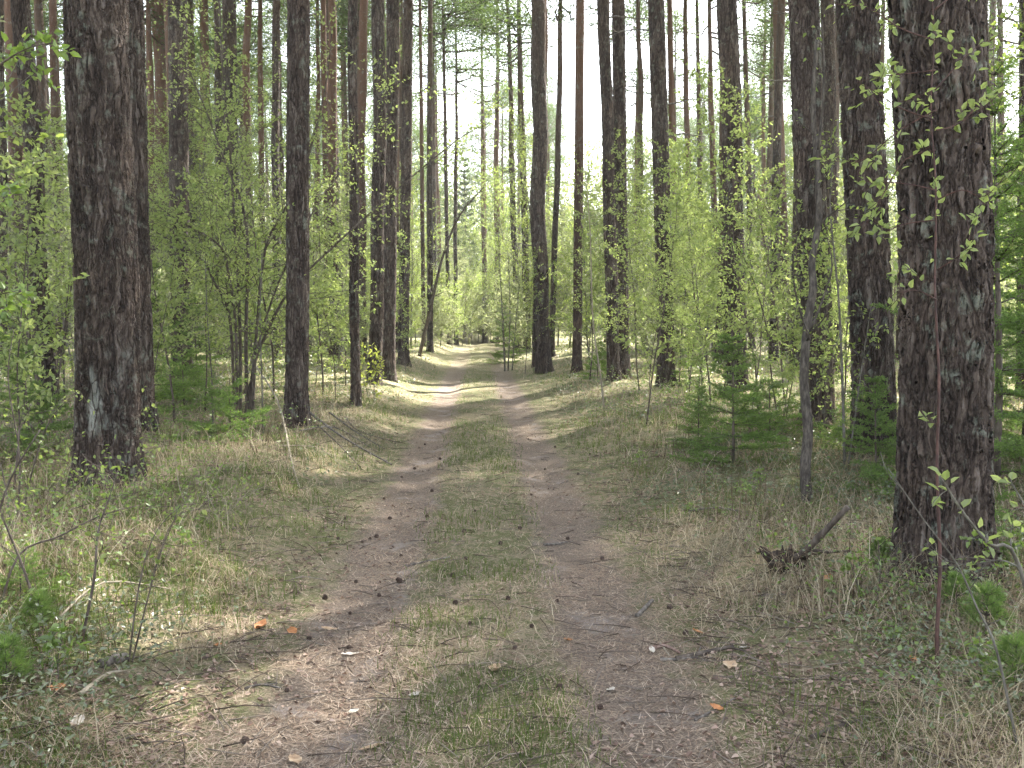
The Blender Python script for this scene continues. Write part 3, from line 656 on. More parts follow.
spB = make_spruce('tall young spruce with open tiers beside the thickest pine', gp(1002, 7.9), 2, 3.7, 1.35, 19)
spC = make_spruce('slim young spruce against the dark pine by the lichen patched trunk', gp(150, 13.2), 3, 2.3, .85, 13)
spD = make_spruce('low spreading spruce in front of the hazel clump foot', gp(228, 10.6), 4, .75, .75, 6)
for src, px, D, sc, lab in [
        (spA, 612, 24, 1.0, 'small spruce at the foot of the twin pines'), (spA, 598, 23, .75, 'smaller spruce next to the one under the twin pines'),
        (spD, 182, 14.5, 1.3, 'broad low spruce of the thicket below the straight grey brown pine'), (spC, 196, 17, .8, 'thin spruce standing at the back of the low thicket'),
        (spA, 880, 8.2, .75, 'spruce seedling squeezed between the two stoutest dark pines'), (spD, 865, 9.5, 1.0, 'low bushy spruce at the foot of the half hidden stout pine'),
        (spA, 700, 10.8, .55, 'tiny spruce next to the lone path side spruce'), (spD, 772, 11.0, 1.0, 'low spruce between the path side spruce and the gnarled sapling'),
        (spB, 1030, 9.8, 1.0, 'slender spruce at the frame edge past the tall young one'), (spD, 1000, 5.6, .6, 'low spruce on the grass in front of the tall young spruce'),
        (spC, 20, 14, .9, 'slender spruce amid the bushes by the grey pine at the frame edge'), (spD, 10, 4.6, .35, 'spruce seedling lying low among the grass at the frame corner'),
        (spA, 960, 10.5, 1.2, 'spruce half seen just past the thickest trunk'), (spA, 25, 9, .8, 'small spruce under the bushes beside the lichen patched pine'),
        (spC, 505, 33, 1.0, 'slim spruce on the verge near the path end'), (spC, 690, 20, .7, 'slim spruce in the undergrowth past the knobbly pine')]:
    p = gp(px, D); copy_thing(src, p, random.random() * 6.28, sc, lab, 'young spruces')
# far tall conifers
g, n2 = spruce_geo(9, 13, 2.2, 26, .16)
V = np.vstack(n2.V)
tf = thing('spruce_tree', 'x', 'tree', (0, 0, 0)); g.build('trunk', M['bark_far'], tf); 
rr = np.random.default_rng(9); C = V.reshape(-1, 4, 3); mid = C.mean(1, keepdims=True); C2 = mid + (C - mid) * 3.2
n3 = Geo(); n3.add(C2.reshape(-1, 3), np.vstack(n2.F)); n3.build('crown', M['needle_pine'], tf, False)
first = True
for px, D, sc, lab in [(466, 78, 1.15, 'dark pointed spruce rising over the end of the path'), (396, 70, 1.0, 'pointed spruce behind the tight pine cluster'), (640, 66, 1.0, 'pointed spruce behind the twin pines'),
                       (690, 60, 1.0, 'pointed spruce behind the knobbly stubbed pine'), (770, 64, 1.1, 'pointed spruce behind the gnarled sapling'), (210, 58, 1.0, 'pointed spruce deep behind the hazel clump'),
                       (110, 52, .9, 'pointed spruce deep behind the lichen patched pine'), (535, 85, 1.1, 'pointed spruce deep behind the path edge pine'), (590, 74, .9, 'pointed spruce deep behind the lone reddish pine')]:
    p = gp(px, D)
    if first: tf.location = p; tf.scale = (sc,) * 3; tag(tf, lab, group='pointed spruces in the far stand'); first = False
    else: copy_thing(tf, p, random.random() * 6.28, sc, lab, 'pointed spruces in the far stand')

# ------------------------------------------------------------------ individual shrubs and stems traced at their own distance
def px_line(pts, D):
    out = []
    for p in pts: out.append(np.array(at(p[0], p[1], p[2] if len(p) > 2 else D)))
    return out
def smooth_line(P, n=4):
    P = np.array(P); t = np.arange(len(P)); tt = np.linspace(0, len(P) - 1, (len(P) - 1) * n + 1); out = []
    for v in tt:
        i = min(int(v), len(P) - 2); f = v - i; p0 = P[max(i - 1, 0)]; p1 = P[i]; p2 = P[i + 1]; p3 = P[min(i + 2, len(P) - 1)]
        out.append(.5 * ((2 * p1) + (-p0 + p2) * f + (2 * p0 - 5 * p1 + 4 * p2 - p3) * f * f + (-p0 + 3 * p1 - 3 * p2 + p3) * f ** 3))
    return out
def shrub(name, label, cat, stems, D, mat, leafmat, size, seed, twigs=10, tl=.5, leafstep=.06, sub=2, rich=True, bunch=2, group=None, droot=0.0, lstart=.3, bare=False, part='stem'):
    """stems: list of (pixel polyline, r0, r1); the first point of the first stem is put on the ground"""
    r = np.random.default_rng(seed); first = px_line(stems[0][0], D)[0]; base = Vector((first[0], first[1], hz(first[0], first[1])))
    t = thing(name, label, cat, base, group); b = np.array(base); lp = []; 
    for si, (pl, r0, r1) in enumerate(stems):
        dd = min(1.0, D / 10) * .12 * r.normal()                    # give the clump real depth
        g = Geo(); P = [p - b for p in px_line([(q[0], q[1], (q[2] if len(q) > 2 else D) + dd * k) for k, q in enumerate(pl)], D)]
        if pl[0][1] > stems[0][0][0][1] - 40 and si >= 0 and abs(P[0][2]) < .6: P[0][2] = hz(P[0][0] + b[0], P[0][1] + b[1]) - b[2] - .05
        Q = smooth_line(P); g.tube(Q, np.linspace(r0, r1, len(Q)), 6)
        n = len(Q)
        for k in range(twigs):
            f = lstart + (1 - lstart) * (k + r.random()) / max(1, twigs); i = min(n - 2, int(f * (n - 1))); ax = norm(Q[i + 1] - Q[i]); d = norm(ax * .6 + r.normal(size=3) * .75)
            L = tl * r.uniform(.4, 1.1); tw = wander(Q[i], d, L, 5, r, .15, (0, 0, .02)); rt = max(.0015, (r0 + (r1 - r0) * f) * .4); g.tube(tw, np.linspace(rt, .0012, 6), 4)
            if not bare: twig_leaves(tw, r, lp, leafstep, size, .25, bunch)
            for s in range(sub):
                kk = r.integers(1, 5); e = norm(tw[kk + 1] - tw[kk] + r.normal(size=3) * .5); t2 = wander(tw[kk], e, L * .45, 3, r, .15, (0, 0, 0)); g.tube(t2, np.linspace(rt * .5, .001, 4), 3)
                if not bare: twig_leaves(t2, r, lp, leafstep, size, .2, bunch)
        if not bare: twig_leaves(Q[n // 2:], r, lp, leafstep * 2, size, .2, bunch)
        g.build(part, M[mat], t)
    if lp: link('foliage', leaves_mesh(lp, r, rich), M[leafmat], t)
    return t

# hazel-like clump by the bank
shrub('leafy_shrub', 'many stemmed hazel shrub with long arching branches on the bank', 'shrub', [
    ([(250, 424), (253, 370), (266, 334), (290, 290), (333, 247), (400, 187), (457, 140), (486, 124)], .026, .005),
    ([(247, 420), (246, 330), (248, 255), (243, 207), (227, 167), (207, 113), (187, 63), (180, 20)], .027, .006),
    ([(252, 424), (256, 340), (265, 250), (283, 213), (307, 160), (325, 90), (332, 30)], .024, .006),
    ([(234, 408), (230, 320), (213, 280), (200, 258), (153, 230), (120, 200)], .022, .005),
    ([(236, 410), (236, 330), (226, 262), (213, 240), (167, 213), (122, 173)], .022, .005),
    ([(240, 415), (240, 330), (236, 250), (230, 150), (222, 60), (218, -20)], .026, .008),
    ([(243, 418), (262, 330), (300, 235), (345, 165), (390, 100)], .018, .004),
], 12.6, 'stem_brown', 'leaf_bright', .052, 21, twigs=28, tl=1.15, leafstep=.075, lstart=.22, sub=4)
# leaning bare stem on the path edge
shrub('leaning_sapling', 'thin dark stem leaning out over the path verge', 'sapling', [([(419, 362), (430, 310), (443, 256), (460, 215), (484, 187)], .075, .02)], 33, 'stem_brown', 'leaf_far', .06, 22, twigs=10, tl=1.2, leafstep=.12, rich=False)
# gnarled grey sapling
shrub('gnarled_sapling', 'gnarled grey sapling with crooked thin trunk before a dark pine', 'sapling', [
    ([(808, 512), (805, 470), (808, 430), (804, 380), (807, 330), (813, 288), (812, 262), (819, 215), (817, 165), (813, 105), (817, 40)], .050, .018),
    ([(811, 330), (826, 290), (832, 265), (828, 240)], .010, .004), ([(810, 340), (797, 300), (793, 260), (800, 225)], .010, .004), ([(818, 150), (824, 90), (822, 20)], .014, .006)],
    7.9, 'stem_bark', 'leaf_young', .05, 23, twigs=5, tl=.5, leafstep=.13, sub=1, bunch=1)
# red-stemmed sapling right in front
tw = [([(938, 722), (937, 640), (940, 560), (937, 470), (939, 380), (935, 290), (936, 190), (931, 110), (934, 40), (930, -40)], .010, .0014)]
for pl in [[(936, 190), (908, 184), (880, 182), (856, 182)], [(937, 200), (962, 190), (985, 196), (1010, 170)], [(936, 150), (905, 160), (880, 200), (862, 232)], [(936, 220), (905, 224), (878, 234)],
           [(935, 120), (900, 108), (876, 92), (860, 84)], [(935, 90), (962, 60), (985, 40)], [(934, 40), (900, 28), (868, 8), (835, 4)], [(936, 130), (958, 124), (985, 100)], [(936, 110), (900, 130), (870, 155), (850, 165)],
           [(937, 270), (960, 255), (975, 238)], [(936, 70), (905, 74), (880, 76)], [(937, 300), (915, 290), (890, 296)], [(934, 10), (958, -8), (980, -20)]]:
    tw.append((pl, .0035, .0015))
shrub('leafy_sapling', 'reddish stemmed birch sapling with fresh leaves before the thickest pine', 'sapling', tw, 4.0, 'stem_red', 'leaf_bright', .042, 24, twigs=4, tl=.17, leafstep=.038, sub=0, bunch=3, lstart=.35)
# arching bare stems, low on the verge
shrub('bare_sapling', 'pale bare whip curving up from the near grassy corner', 'sapling', [([(1022, 745), (997, 652), (977, 608), (957, 564), (924, 520), (888, 468)], .0055, .0015)], 3.3, 'stem_grey', 'leaf_young', .04, 25, twigs=3, tl=.2, bare=True, sub=0)
shrub('leafy_sapling', 'greenish arching stem with a few large leaves at the frame edge', 'sapling', [([(1075, 640), (1020, 568), (989, 544), (960, 508), (940, 476)], .008, .003), ([(1020, 568), (1000, 560), (970, 565), (945, 560)], .003, .0015), ([(1040, 590), (1030, 520), (1010, 480)], .004, .0015)],
      3.2, 'stem_grey', 'leaf_bright', .045, 26, twigs=4, tl=.14, leafstep=.05, sub=0)
# twiggy stems, near grass on the bank
shrub('twiggy_shrub', 'bare twiggy bush with crooked brown stems in the near grass', 'shrub', [
    ([(78, 642), (94, 580), (98, 532), (110, 496), (118, 470)], .0075, .002), ([(128, 680), (138, 592), (152, 540), (172, 512)], .005, .0015), ([(130, 680), (150, 590), (166, 535), (176, 520)], .0045, .0015)],
    4.2, 'stem_brown', 'leaf_young', .035, 27, twigs=7, tl=.26, leafstep=.16, bunch=1, sub=2)
shrub('twiggy_shrub', 'brown stemmed bush with crossing branches cut by the frame edge', 'shrub', [
    ([(42, 622), (24, 570), (0, 512), (-20, 470)], .008, .0025), ([(-4, 606), (18, 556), (60, 536), (100, 516), (140, 505)], .0065, .002), ([(0, 610), (-5, 540), (10, 480), (40, 430)], .008, .003)],
    4.4, 'stem_brown', 'leaf_young', .034, 28, twigs=8, tl=.35, leafstep=.12, bunch=1, sub=3)
shrub('leafy_shrub', 'low fresh green shrub around the foot of the lichen patched pine', 'shrub', [
    ([(98, 505), (100, 460), (108, 420), (128, 370)], .008, .002), ([(108, 508), (125, 470), (150, 450)], .007, .002), ([(90, 505), (78, 460), (62, 440)], .007, .002), ([(94, 506), (92, 450), (80, 400), (72, 345)], .007, .002), ([(112, 507), (140, 485), (158, 470)], .006, .002)],
    8.2, 'stem_grey', 'leaf_bright', .046, 29, twigs=9, tl=.4, leafstep=.075)
shrub('leafy_shrub', 'thin leafy bush leaning in at the frame edge before the grey pine', 'shrub', [
    ([(44, 440), (30, 340), (8, 240), (-10, 170)], .018, .005), ([(40, 440), (34, 330), (30, 230), (40, 140)], .016, .005), ([(50, 440), (62, 350), (70, 270)], .014, .004), ([(36, 440), (10, 370), (-15, 320)], .014, .004)],
    11, 'stem_brown', 'leaf_young', .06, 30, twigs=14, tl=.7, leafstep=.08)
shrub('leafy_sapling', 'whippy sapling whose leafy tip hangs into the upper frame corner', 'sapling', [
    ([(-40, 640), (-60, 400), (-50, 200), (-20, 90), (20, 52), (58, 42)], .012, .002), ([(-30, 110), (5, 58), (45, 60)], .004, .0015), ([(-52, 240), (-10, 190), (10, 200)], .004, .0015), ([(-55, 330), (-15, 300), (20, 290)], .004, .0015)],
    4.8, 'stem_brown', 'leaf_green', .055, 31, twigs=5, tl=.2, leafstep=.05, lstart=.6)
shrub('leafy_sapling', 'little sapling with vivid yellow green leaves before the tight pine cluster', 'sapling', [([(374, 402), (374, 380), (372, 345)], .012, .003), ([(370, 402), (363, 378), (356, 372)], .008, .003)], 16.5, 'stem_grey', 'leaf_yellow', .075, 32, twigs=8, tl=.4, leafstep=.07)
shrub('leafy_sapling', 'spindly pale sapling rising beside the small spruces under the twin pines', 'sapling', [([(605, 424), (601, 380), (593, 320), (590, 230), (585, 170)], .020, .006)], 15, 'stem_pale', 'leaf_far', .05, 33, twigs=14, tl=.5, leafstep=.12, bunch=1)
shrub('leafy_sapling', 'spindly sapling in the gap between hazel clump and flared pine', 'sapling', [([(263, 436), (262, 380), (260, 320), (262, 250)], .012, .004)], 11.2, 'stem_grey', 'leaf_young', .05, 34, twigs=9, tl=.4, leafstep=.1)
shrub('leafy_sapling', 'thin sapling standing out from the low spruce thicket', 'sapling', [([(213, 432), (212, 380), (208, 330), (205, 260)], .012, .004)], 12.0, 'stem_grey', 'leaf_young', .05, 35, twigs=9, tl=.4, leafstep=.1)
shrub('leafy_sapling', 'arching young sapling between the gnarled sapling and the path side spruce', 'sapling', [([(779, 440), (772, 380), (765, 320), (745, 260), (720, 225)], .013, .003), ([(782, 440), (790, 370), (800, 310)], .010, .003)], 12.2, 'stem_brown', 'leaf_green', .05, 36, twigs=14, tl=.5, leafstep=.09)
shrub('leafy_sapling', 'airy sapling with spreading leafy twigs before the half hidden stout pine', 'sapling', [([(846, 440), (842, 370), (838, 290), (830, 200), (838, 120)], .015, .004), ([(848, 440), (860, 380), (872, 300)], .010, .003)], 9.0, 'stem_grey', 'leaf_young', .05, 37, twigs=12, tl=.45, leafstep=.09)
shrub('leafy_sapling', 'leggy sapling above the far verge opposite the leaning stem', 'sapling', [([(505, 372), (503, 330), (500, 270), (498, 220)], .03, .008), ([(512, 372), (516, 320), (522, 260)], .025, .008), ([(508, 372), (510, 310), (508, 250)], .025, .008)], 29, 'stem_grey', 'leaf_far', .065, 38, twigs=18, tl=1.2, leafstep=.08, rich=False)
shrub('leafy_sapling', 'sapling with leafy whips reaching up beside the dark knobbly pine', 'sapling', [([(700, 430), (702, 380), (698, 300), (690, 220)], .016, .004)], 14.5, 'stem_grey', 'leaf_far', .05, 39, twigs=14, tl=.6, leafstep=.09)
shrub('leafy_shrub', 'low leafy plant at the foot of the thickest pine', 'shrub', [([(925, 580), (930, 550), (940, 520)], .006, .002), ([(960, 585), (972, 550), (990, 530)], .006, .002), ([(945, 590), (950, 560), (952, 540)], .006, .002)], 5.4, 'stem_grey', 'leaf_green', .045, 40, twigs=6, tl=.2, leafstep=.04)
shrub('twiggy_shrub', 'tangle of thin twigs with sparse pale leaves below the thin leafy edge bush', 'shrub', [
    ([(20, 545), (30, 480), (50, 420), (85, 385)], .007, .002), ([(12, 545), (2, 470), (-20, 410)], .007, .002), ([(30, 545), (60, 500), (95, 470)], .006, .002), ([(16, 545), (20, 460), (8, 380), (14, 330)], .007, .002), ([(26, 548), (45, 520), (100, 500), (140, 492)], .005, .0015)],
    6.2, 'stem_brown', 'leaf_young', .036, 41, twigs=7, tl=.4, leafstep=.09, bunch=1, sub=3)
shrub('twiggy_shrub', 'dry grey twig tangle on the bank past the bare twiggy bush', 'shrub', [
    ([(205, 560), (196, 520), (180, 490), (175, 450)], .005, .0015), ([(210, 560), (225, 515), (250, 490)], .005, .0015), ([(200, 562), (170, 530), (140, 520)], .004, .0015), ([(208, 560), (210, 520), (205, 470)], .004, .0015)],
    6.6, 'stem_pale', 'leaf_young', .03, 42, twigs=8, tl=.3, leafstep=.2, bunch=1, sub=3)
shrub('twiggy_shrub', 'sparse leafy twigs in the dry grass in front of the thickest pine', 'shrub', [
    ([(870, 640), (862, 600), (850, 560)], .005, .0015), ([(876, 640), (890, 600), (912, 575)], .005, .0015), ([(872, 640), (880, 580), (878, 540)], .004, .0015)],
    4.9, 'stem_brown', 'leaf_green', .04, 43, twigs=6, tl=.22, leafstep=.07, bunch=1, sub=2)
# small leafy seedlings on the verge
sd0 = None
for q, (px, py, lab) in enumerate([(744, 505, 'fresh green seedling closest to the broken branch'), (712, 485, 'small green seedling below the path side spruce'), (760, 492, 'seedling in the grass just before the gnarled sapling'), (690, 520, 'tiny seedling close to the wheel rut edge'),
        (640, 470, 'seedling on the verge level with the path side spruce'), (668, 402, 'leafy seedling at the foot of the knobbly pine'), (820, 500, 'seedling at the foot of the gnarled sapling'), (180, 560, 'green seedling on the bank above the rut'),
        (150, 520, 'green seedling near the low fresh shrub'), (60, 690, 'seedling in the grass by the near frame corner'), (850, 600, 'seedling between the broken branch and thickest pine'), (890, 650, 'seedling in the dry grass before the thickest pine'),
        (30, 560, 'seedling under the crossing branches'), (985, 690, 'seedling beside the pale bare whip')]):
    p = ground(px, py)
    if sd0 is None: sd0 = make_sapling(lab, p, 77, .28, .003, 9, .04, 'leaf_green', 'stem_grey', True, 'seedling', 'seedling', 'leafy seedlings on the verges', low=.3, spread=.16, leafstep=.035, sub=1)
    else: copy_thing(sd0, p, random.random() * 6.28, random.uniform(.6, 1.2), lab, 'leafy seedlings on the verges')

def pine_seedling(label, loc, seed, H, group):
    r = np.random.default_rng(seed); g = Geo(); P = []; D = []; st = wander((0, 0, -.03), (.05, .05, 1), H, 6, r, .05); g.tube(st, np.linspace(.006, .003, 7), 6)
    tips = [(st[-1], norm(st[-1] - st[-2]), .14)]
    for wv in (2, 3, 4, 5):
        for b in range(4):
            az = b * 1.57 + wv + r.random(); d = np.array([math.cos(az), math.sin(az), .5]); L = H * .5 * (1.15 - wv / 6); br = wander(st[wv], d, L, 4, r, .1, (0, 0, .1)); g.tube(br, np.linspace(.0035, .002, 5), 4); tips.append((br[-1], norm(br[-1] - br[-2]), .6 * L))
    for c, d, L in tips:
        n = 130; f = r.random(n)[:, None] ** .7; P.append(c - d * L * f); D.append(norm(d * .9 + r.normal(size=(n, 3)) * .55))
    P = np.vstack(P); D = np.vstack(D); n = len(P); V, F = leaf_quads(P, D, r.normal(size=(n, 3)), r.uniform(.04, .065, n), np.full(n, .0022), rich=False); n2 = Geo(); n2.add(V, F)
    t = thing('pine_seedling', label, 'seedling', loc, group); g.build('stem', M['stem_brown'], t); n2.build('foliage', M['needle_spruce'], t, False); return t
p0 = pine_seedling('long needled pine seedling in the grass by the pale bare whip', ground(985, 640), 5, .30, 'pine seedlings in the grass')
for px, py, sc, lab in [(955, 615, .8, 'smaller long needled pine seedling just before the thickest pine'), (1015, 700, 1.0, 'long needled pine seedling at the near frame corner'), (40, 640, .8, 'long needled pine seedling under the crossing branches'), (8, 700, .9, 'long needled pine seedling low in the other near corner'), (880, 575, .8, 'long needled pine seedling at the path side of the thickest pine')]:
    copy_thing(p0, ground(px, py), random.random() * 6.28, sc, lab, 'pine seedlings in the grass')

# ------------------------------------------------------------------ ground cover (uncountable)
def scatter(n, y0, y1, pw=1.0, marg=1.2, half=.60):
    """points spread evenly in the view: density falls with distance"""
    u = rng.random(n); y = y0 * (y1 / y0) ** (u ** pw); x = rng.uniform(-1, 1, n) * (half * y + marg); return x, y
def keep(x, y, prob): k = rng.random(len(x)) < prob; return x[k], y[k]
def base_pts(x, y, dz=0.0): return np.stack([x, y, height(x, y) + dz], 1)
# dry needles
x, y = scatter(270000, 2.6, 18); l = np.abs(lane(x, y)); x, y = keep(x, y, np.where(l < 1.5, .95, .6) * (.35 + .65 * sstep(.35, .6, vnoise(x, y, .5))))
n = len(x); V, F = blades(base_pts(x, y, .003), rng.uniform(0, 6.283, n), rng.uniform(.03, .085, n), rng.uniform(.0018, .0036, n) * (1 + y / 9), np.zeros(n), rng.normal(0, .12, n) + .08, 1)
g = Geo(); g.add(V, F); tag(g.build('dry_needle_litter', M['needles_dry'], smooth=False), kind='stuff')
# leaf flakes
x, y = scatter(48000, 2.6, 26); l = np.abs(lane(x, y)); x, y = keep(x, y, np.where(l < 1.1, .35, 1) * sstep(.3, .65, vnoise(x, y, .8)))
n = len(x); az = rng.uniform(0, 6.283, n); D3 = np.stack([np.cos(az), np.sin(az), rng.normal(0, .2, n)], 1)
V, F = leaf_quads(base_pts(x, y, .008), D3, rng.normal(size=(n, 3)) * .35 + np.array([0, 0, 1]), rng.uniform(.012, .042, n), rng.uniform(.008, .025, n), .3, True)
g = Geo(); g.add(V, F); tag(g.build('dead_leaf_litter', M['litter'], smooth=False), kind='stuff')
# dry grass
x, y = scatter(210000, 2.5, 34, 1.0); l = np.abs(lane(x, y)); cl = vnoise(x, y, .45) * .6 + vnoise(x, y, 1.7) * .5
x, y = keep(x, y, sstep(.86, 1.5, l) * sstep(.38, .74, cl) * .9 + .30 * (l < .5)); n = len(x); l = np.abs(lane(x, y)); s = sstep(.9, 2.2, l)
V, F = blades(base_pts(x, y), rng.uniform(0, 6.283, n), (.05 + .42 * rng.random(n) ** 2.0) * (.3 + .7 * s), rng.uniform(.0022, .0042, n) * (1 + y / 10), rng.uniform(.4, 2.8, n), rng.uniform(.05, 1.35, n), 3)
g = Geo(); g.add(V, F); tag(g.build('dry_grass', M['straw'], smooth=False), kind='stuff')
# long bleached tussock blades arching over the verge
x, y = scatter(34000, 2.6, 16, 1.0); l = np.abs(lane(x, y)); cl = vnoise(x + 3, y + 71, .55); x, y = keep(x, y, sstep(1.4, 2.2, l) * sstep(.60, .78, cl)); n = len(x)
V, F = blades(base_pts(x, y), rng.uniform(0, 6.283, n), rng.uniform(.22, .50, n), rng.uniform(.003, .0055, n), rng.uniform(1.2, 2.9, n), rng.uniform(.6, 1.4, n), 6)
g = Geo(); g.add(V, F); tag(g.build('tussock_grass', M['straw'], smooth=False), kind='stuff')
# upright dry stalks of last year's herbs and heath
x, y = scatter(14000, 2.8, 22, 1.0); l = np.abs(lane(x, y)); cl = vnoise(x + 23, y + 5, .9); x, y = keep(x, y, sstep(1.3, 2.2, l) * sstep(.50, .72, cl)); n = len(x)
V, F = blades(base_pts(x, y), rng.uniform(0, 6.283, n), rng.uniform(.12, .42, n), rng.uniform(.0025, .005, n) * (1 + y / 14), rng.uniform(-.3, .7, n), rng.uniform(1.0, 1.57, n), 3)
M['stalk'] = leaf_mat('stalk', [(.05, .035, .025), (.12, .085, .06), (.24, .19, .14)], 0.1)
g = Geo(); g.add(V, F); tag(g.build('dry_stalks', M['stalk'], smooth=False), kind='stuff')
# fine twig litter
x, y = scatter(12000, 2.7, 20, 1.0); l = np.abs(lane(x, y)); x, y = keep(x, y, np.where(l < 1.1, .30, .9)); g = Geo()
for a, b in zip(x, y):
    az = rng.random() * 6.283; L = rng.uniform(.05, .28); h0 = np.array([a, b, hz(a, b) + .006]); d = np.array([math.cos(az), math.sin(az), rng.normal() * .12]); k = np.array([-d[1], d[0], 0]) * rng.normal() * .12
    g.tube([h0, h0 + (d + k) * L * .5 + np.array([0, 0, .006]), h0 + d * L], [.003, .0025, .0012] if L > .12 else [.002, .0018, .001], 4)
M['twig_litter'] = leaf_mat('twig_litter', [(.035, .027, .021), (.09, .07, .055), (.20, .17, .14)], 0.0)
tag(g.build('twig_litter', M['twig_litter']), kind='stuff')
# green grass
x, y = scatter(230000, 2.5, 48, 1.0); l = np.abs(lane(x, y)); cl = vnoise(x + 31, y, .5) * .55 + vnoise(x, y + 13, 2.2) * .55
pr = np.where(l < .55, sstep(.62, .2, l) * sstep(.38, .66, cl) * 1.0, sstep(.9, 1.7, l) * sstep(.45, .78, cl) * .8)
x, y = keep(x, y, pr); n = len(x); l = np.abs(lane(x, y))
V, F = blades(base_pts(x, y), rng.uniform(0, 6.283, n), (.035 + .05 * rng.random(n)) * np.where(l < .7, 1, 1.9), rng.uniform(.002, .0038, n) * (1 + y / 9), rng.uniform(.3, 1.5, n), rng.uniform(.7, 1.5, n), 2)
g = Geo(); g.add(V, F); tag(g.build('green_grass', M['grass_green'], smooth=False), kind='stuff')
# evergreen shrublets (lingonberry, bilberry)
x, y = scatter(150000, 2.6, 40, 1.0); l = lane(x, y); a = np.abs(l); cl = vnoise(x + 7, y + 3, .6) * .5 + vnoise(x + 50, y, 1.9) * .55
x, y = keep(x, y, sstep(1.15, 1.8, a) * sstep(.50, .76, cl) * np.where(l < 0, 1.1, 1.05)); n = len(x); az = rng.uniform(0, 6.283, n); D3 = np.stack([np.cos(az), np.sin(az), rng.normal(.3, .5, n)], 1)
V, F = leaf_quads(base_pts(x, y) + np.stack([0 * x, 0 * x, rng.random(n) ** 1.3 * .20 + .02], 1), D3, rng.normal(size=(n, 3)) * .5 + np.array([0, 0, 1]), rng.uniform(.014, .026, n) * (1 + y / 14), rng.uniform(.008, .014, n) * (1 + y / 14), .1, True)
g = Geo(); g.add(V, F); tag(g.build('evergreen_ground_cover', M['shrublet'], smooth=False), kind='stuff')
# low bright herb layer farther back
x, y = scatter(150000, 3.4, 75, .9); a = np.abs(lane(x, y)); cl = vnoise(x + 17, y + 9, 1.3) * .5 + vnoise(x, y, 4.5) * .6
x, y = keep(x, y, sstep(1.4, 2.6, a) * sstep(.42, .76, cl)); n = len(x); az = rng.uniform(0, 6.283, n); D3 = np.stack([np.cos(az), np.sin(az), rng.normal(.3, .4, n)], 1)
V, F = leaf_quads(base_pts(x, y) + np.stack([0 * x, 0 * x, rng.random(n) ** 1.6 * np.clip(.12 + y / 40, 0, .45)], 1), D3, rng.normal(size=(n, 3)) * .6 + np.array([0, 0, 1]), rng.uniform(.022, .048, n) * (.7 + y / 40), rng.uniform(.014, .03, n) * (.7 + y / 40), .1, False)
g = Geo(); g.add(V, F); tag(g.build('low_undergrowth', M['leaf_green'], smooth=False), kind='stuff')

# ------------------------------------------------------------------ small things on the ground
def cone_mesh():
    nu, nv = 20, 15; V = []; F = []
    for j in range(nv):
        f = j / (nv - 1); rr_ = .017 * math.sin(math.pi * min(.999, .06 + .90 * f ** .85)) ** .8 + .002
        for i in range(nu):
            th = 2 * math.pi * i / nu; b = 1 + .30 * (1 if (i + 2 * j) % 4 < 2 else -.6) * (1 if j % 2 else .5)
            V.append((.045 * (f - .5), rr_ * b * math.cos(th), rr_ * b * math.sin(th) + .012))
    for j in range(nv - 1):
        for i in range(nu): F.append((j * nu + i, j * nu + (i + 1) % nu, (j + 1) * nu + (i + 1) % nu, (j + 1) * nu + i))
    return np_mesh('pine_cone', np.array(V), np.array(F), False)
cone = cone_mesh(); cone.materials.append(M['cone'])
CONES = [(401, 557), (370, 540), (376, 538), (398, 582), (400, 583), (379, 597), (349, 649), (432, 492), (427, 518), (464, 533), (466, 560), (453, 577), (531, 496), (557, 602), (670, 610), (685, 635), (287, 693), (309, 640), (356, 583), (384, 500), (362, 543),
         (475, 512), (520, 530), (500, 545), (455, 605), (508, 600), (532, 628), (480, 690), (602, 560), (620, 520), (578, 475), (555, 448), (415, 470), (402, 478), (390, 520), (345, 520), (338, 540), (325, 600), (560, 690), (600, 710), (590, 455), (545, 470), (528, 440), (425, 445), (440, 460), (350, 615), (244, 745), (470, 625), (515, 650), (568, 540)]
for q, (px, py) in enumerate(CONES):
    p = ground(px, py); o = bpy.data.objects.new('pine_cone', cone); COL.objects.link(o); o.location = (p.x, p.y, p.z + .002)
    o.rotation_euler = (random.gauss(0, .2), random.gauss(0, .3), random.random() * 6.28); s = random.uniform(.48, .8); o.scale = (s, s, s)
    l = float(lane(p.x, p.y)); wh = 'rut by the sunlit bank' if l < -.38 else 'grassy strip between the ruts' if l < .38 else 'rut on the broken branch side'
    dp = 'near stretch' if p.y < 6.5 else 'middle stretch' if p.y < 10 else 'farther stretch'
    tag(o, f'dark pine cone on the {dp} of the {wh}', 'pine cone', 'pine cones on the track')
def leaf_thing(px, py, L, W, mat, label, seed, curl=.5):
    r = np.random.default_rng(seed); p = ground(px, py); nu, nv = 9, 5; V = []; F = []
    for i in range(nu):
        f = i / (nu - 1); wd = W * (math.sin(math.pi * min(.97, .06 + .9 * f)) ** .7) * (1 + .15 * math.sin(i * 2.3 + seed))
        for j in range(nv):
            s = (j / (nv - 1) - .5); V.append((L * (f - .5), wd * s, .012 + curl * .5 * W * (4 * s * s) * .5 + curl * .25 * L * (f - .5) ** 2 + r.normal() * .0015))
    for i in range(nu - 1):
        for j in range(nv - 1): F.append((i * nv + j, i * nv + j + 1, (i + 1) * nv + j + 1, (i + 1) * nv + j))
    o = link('fallen_leaf', np_mesh('fallen_leaf', np.array(V), np.array(F), True), M[mat]); o.location = p; o.rotation_euler = (r.normal() * .15, r.normal() * .15, r.random() * 6.28)
    return tag(o, label, 'leaf', 'fallen leaves')
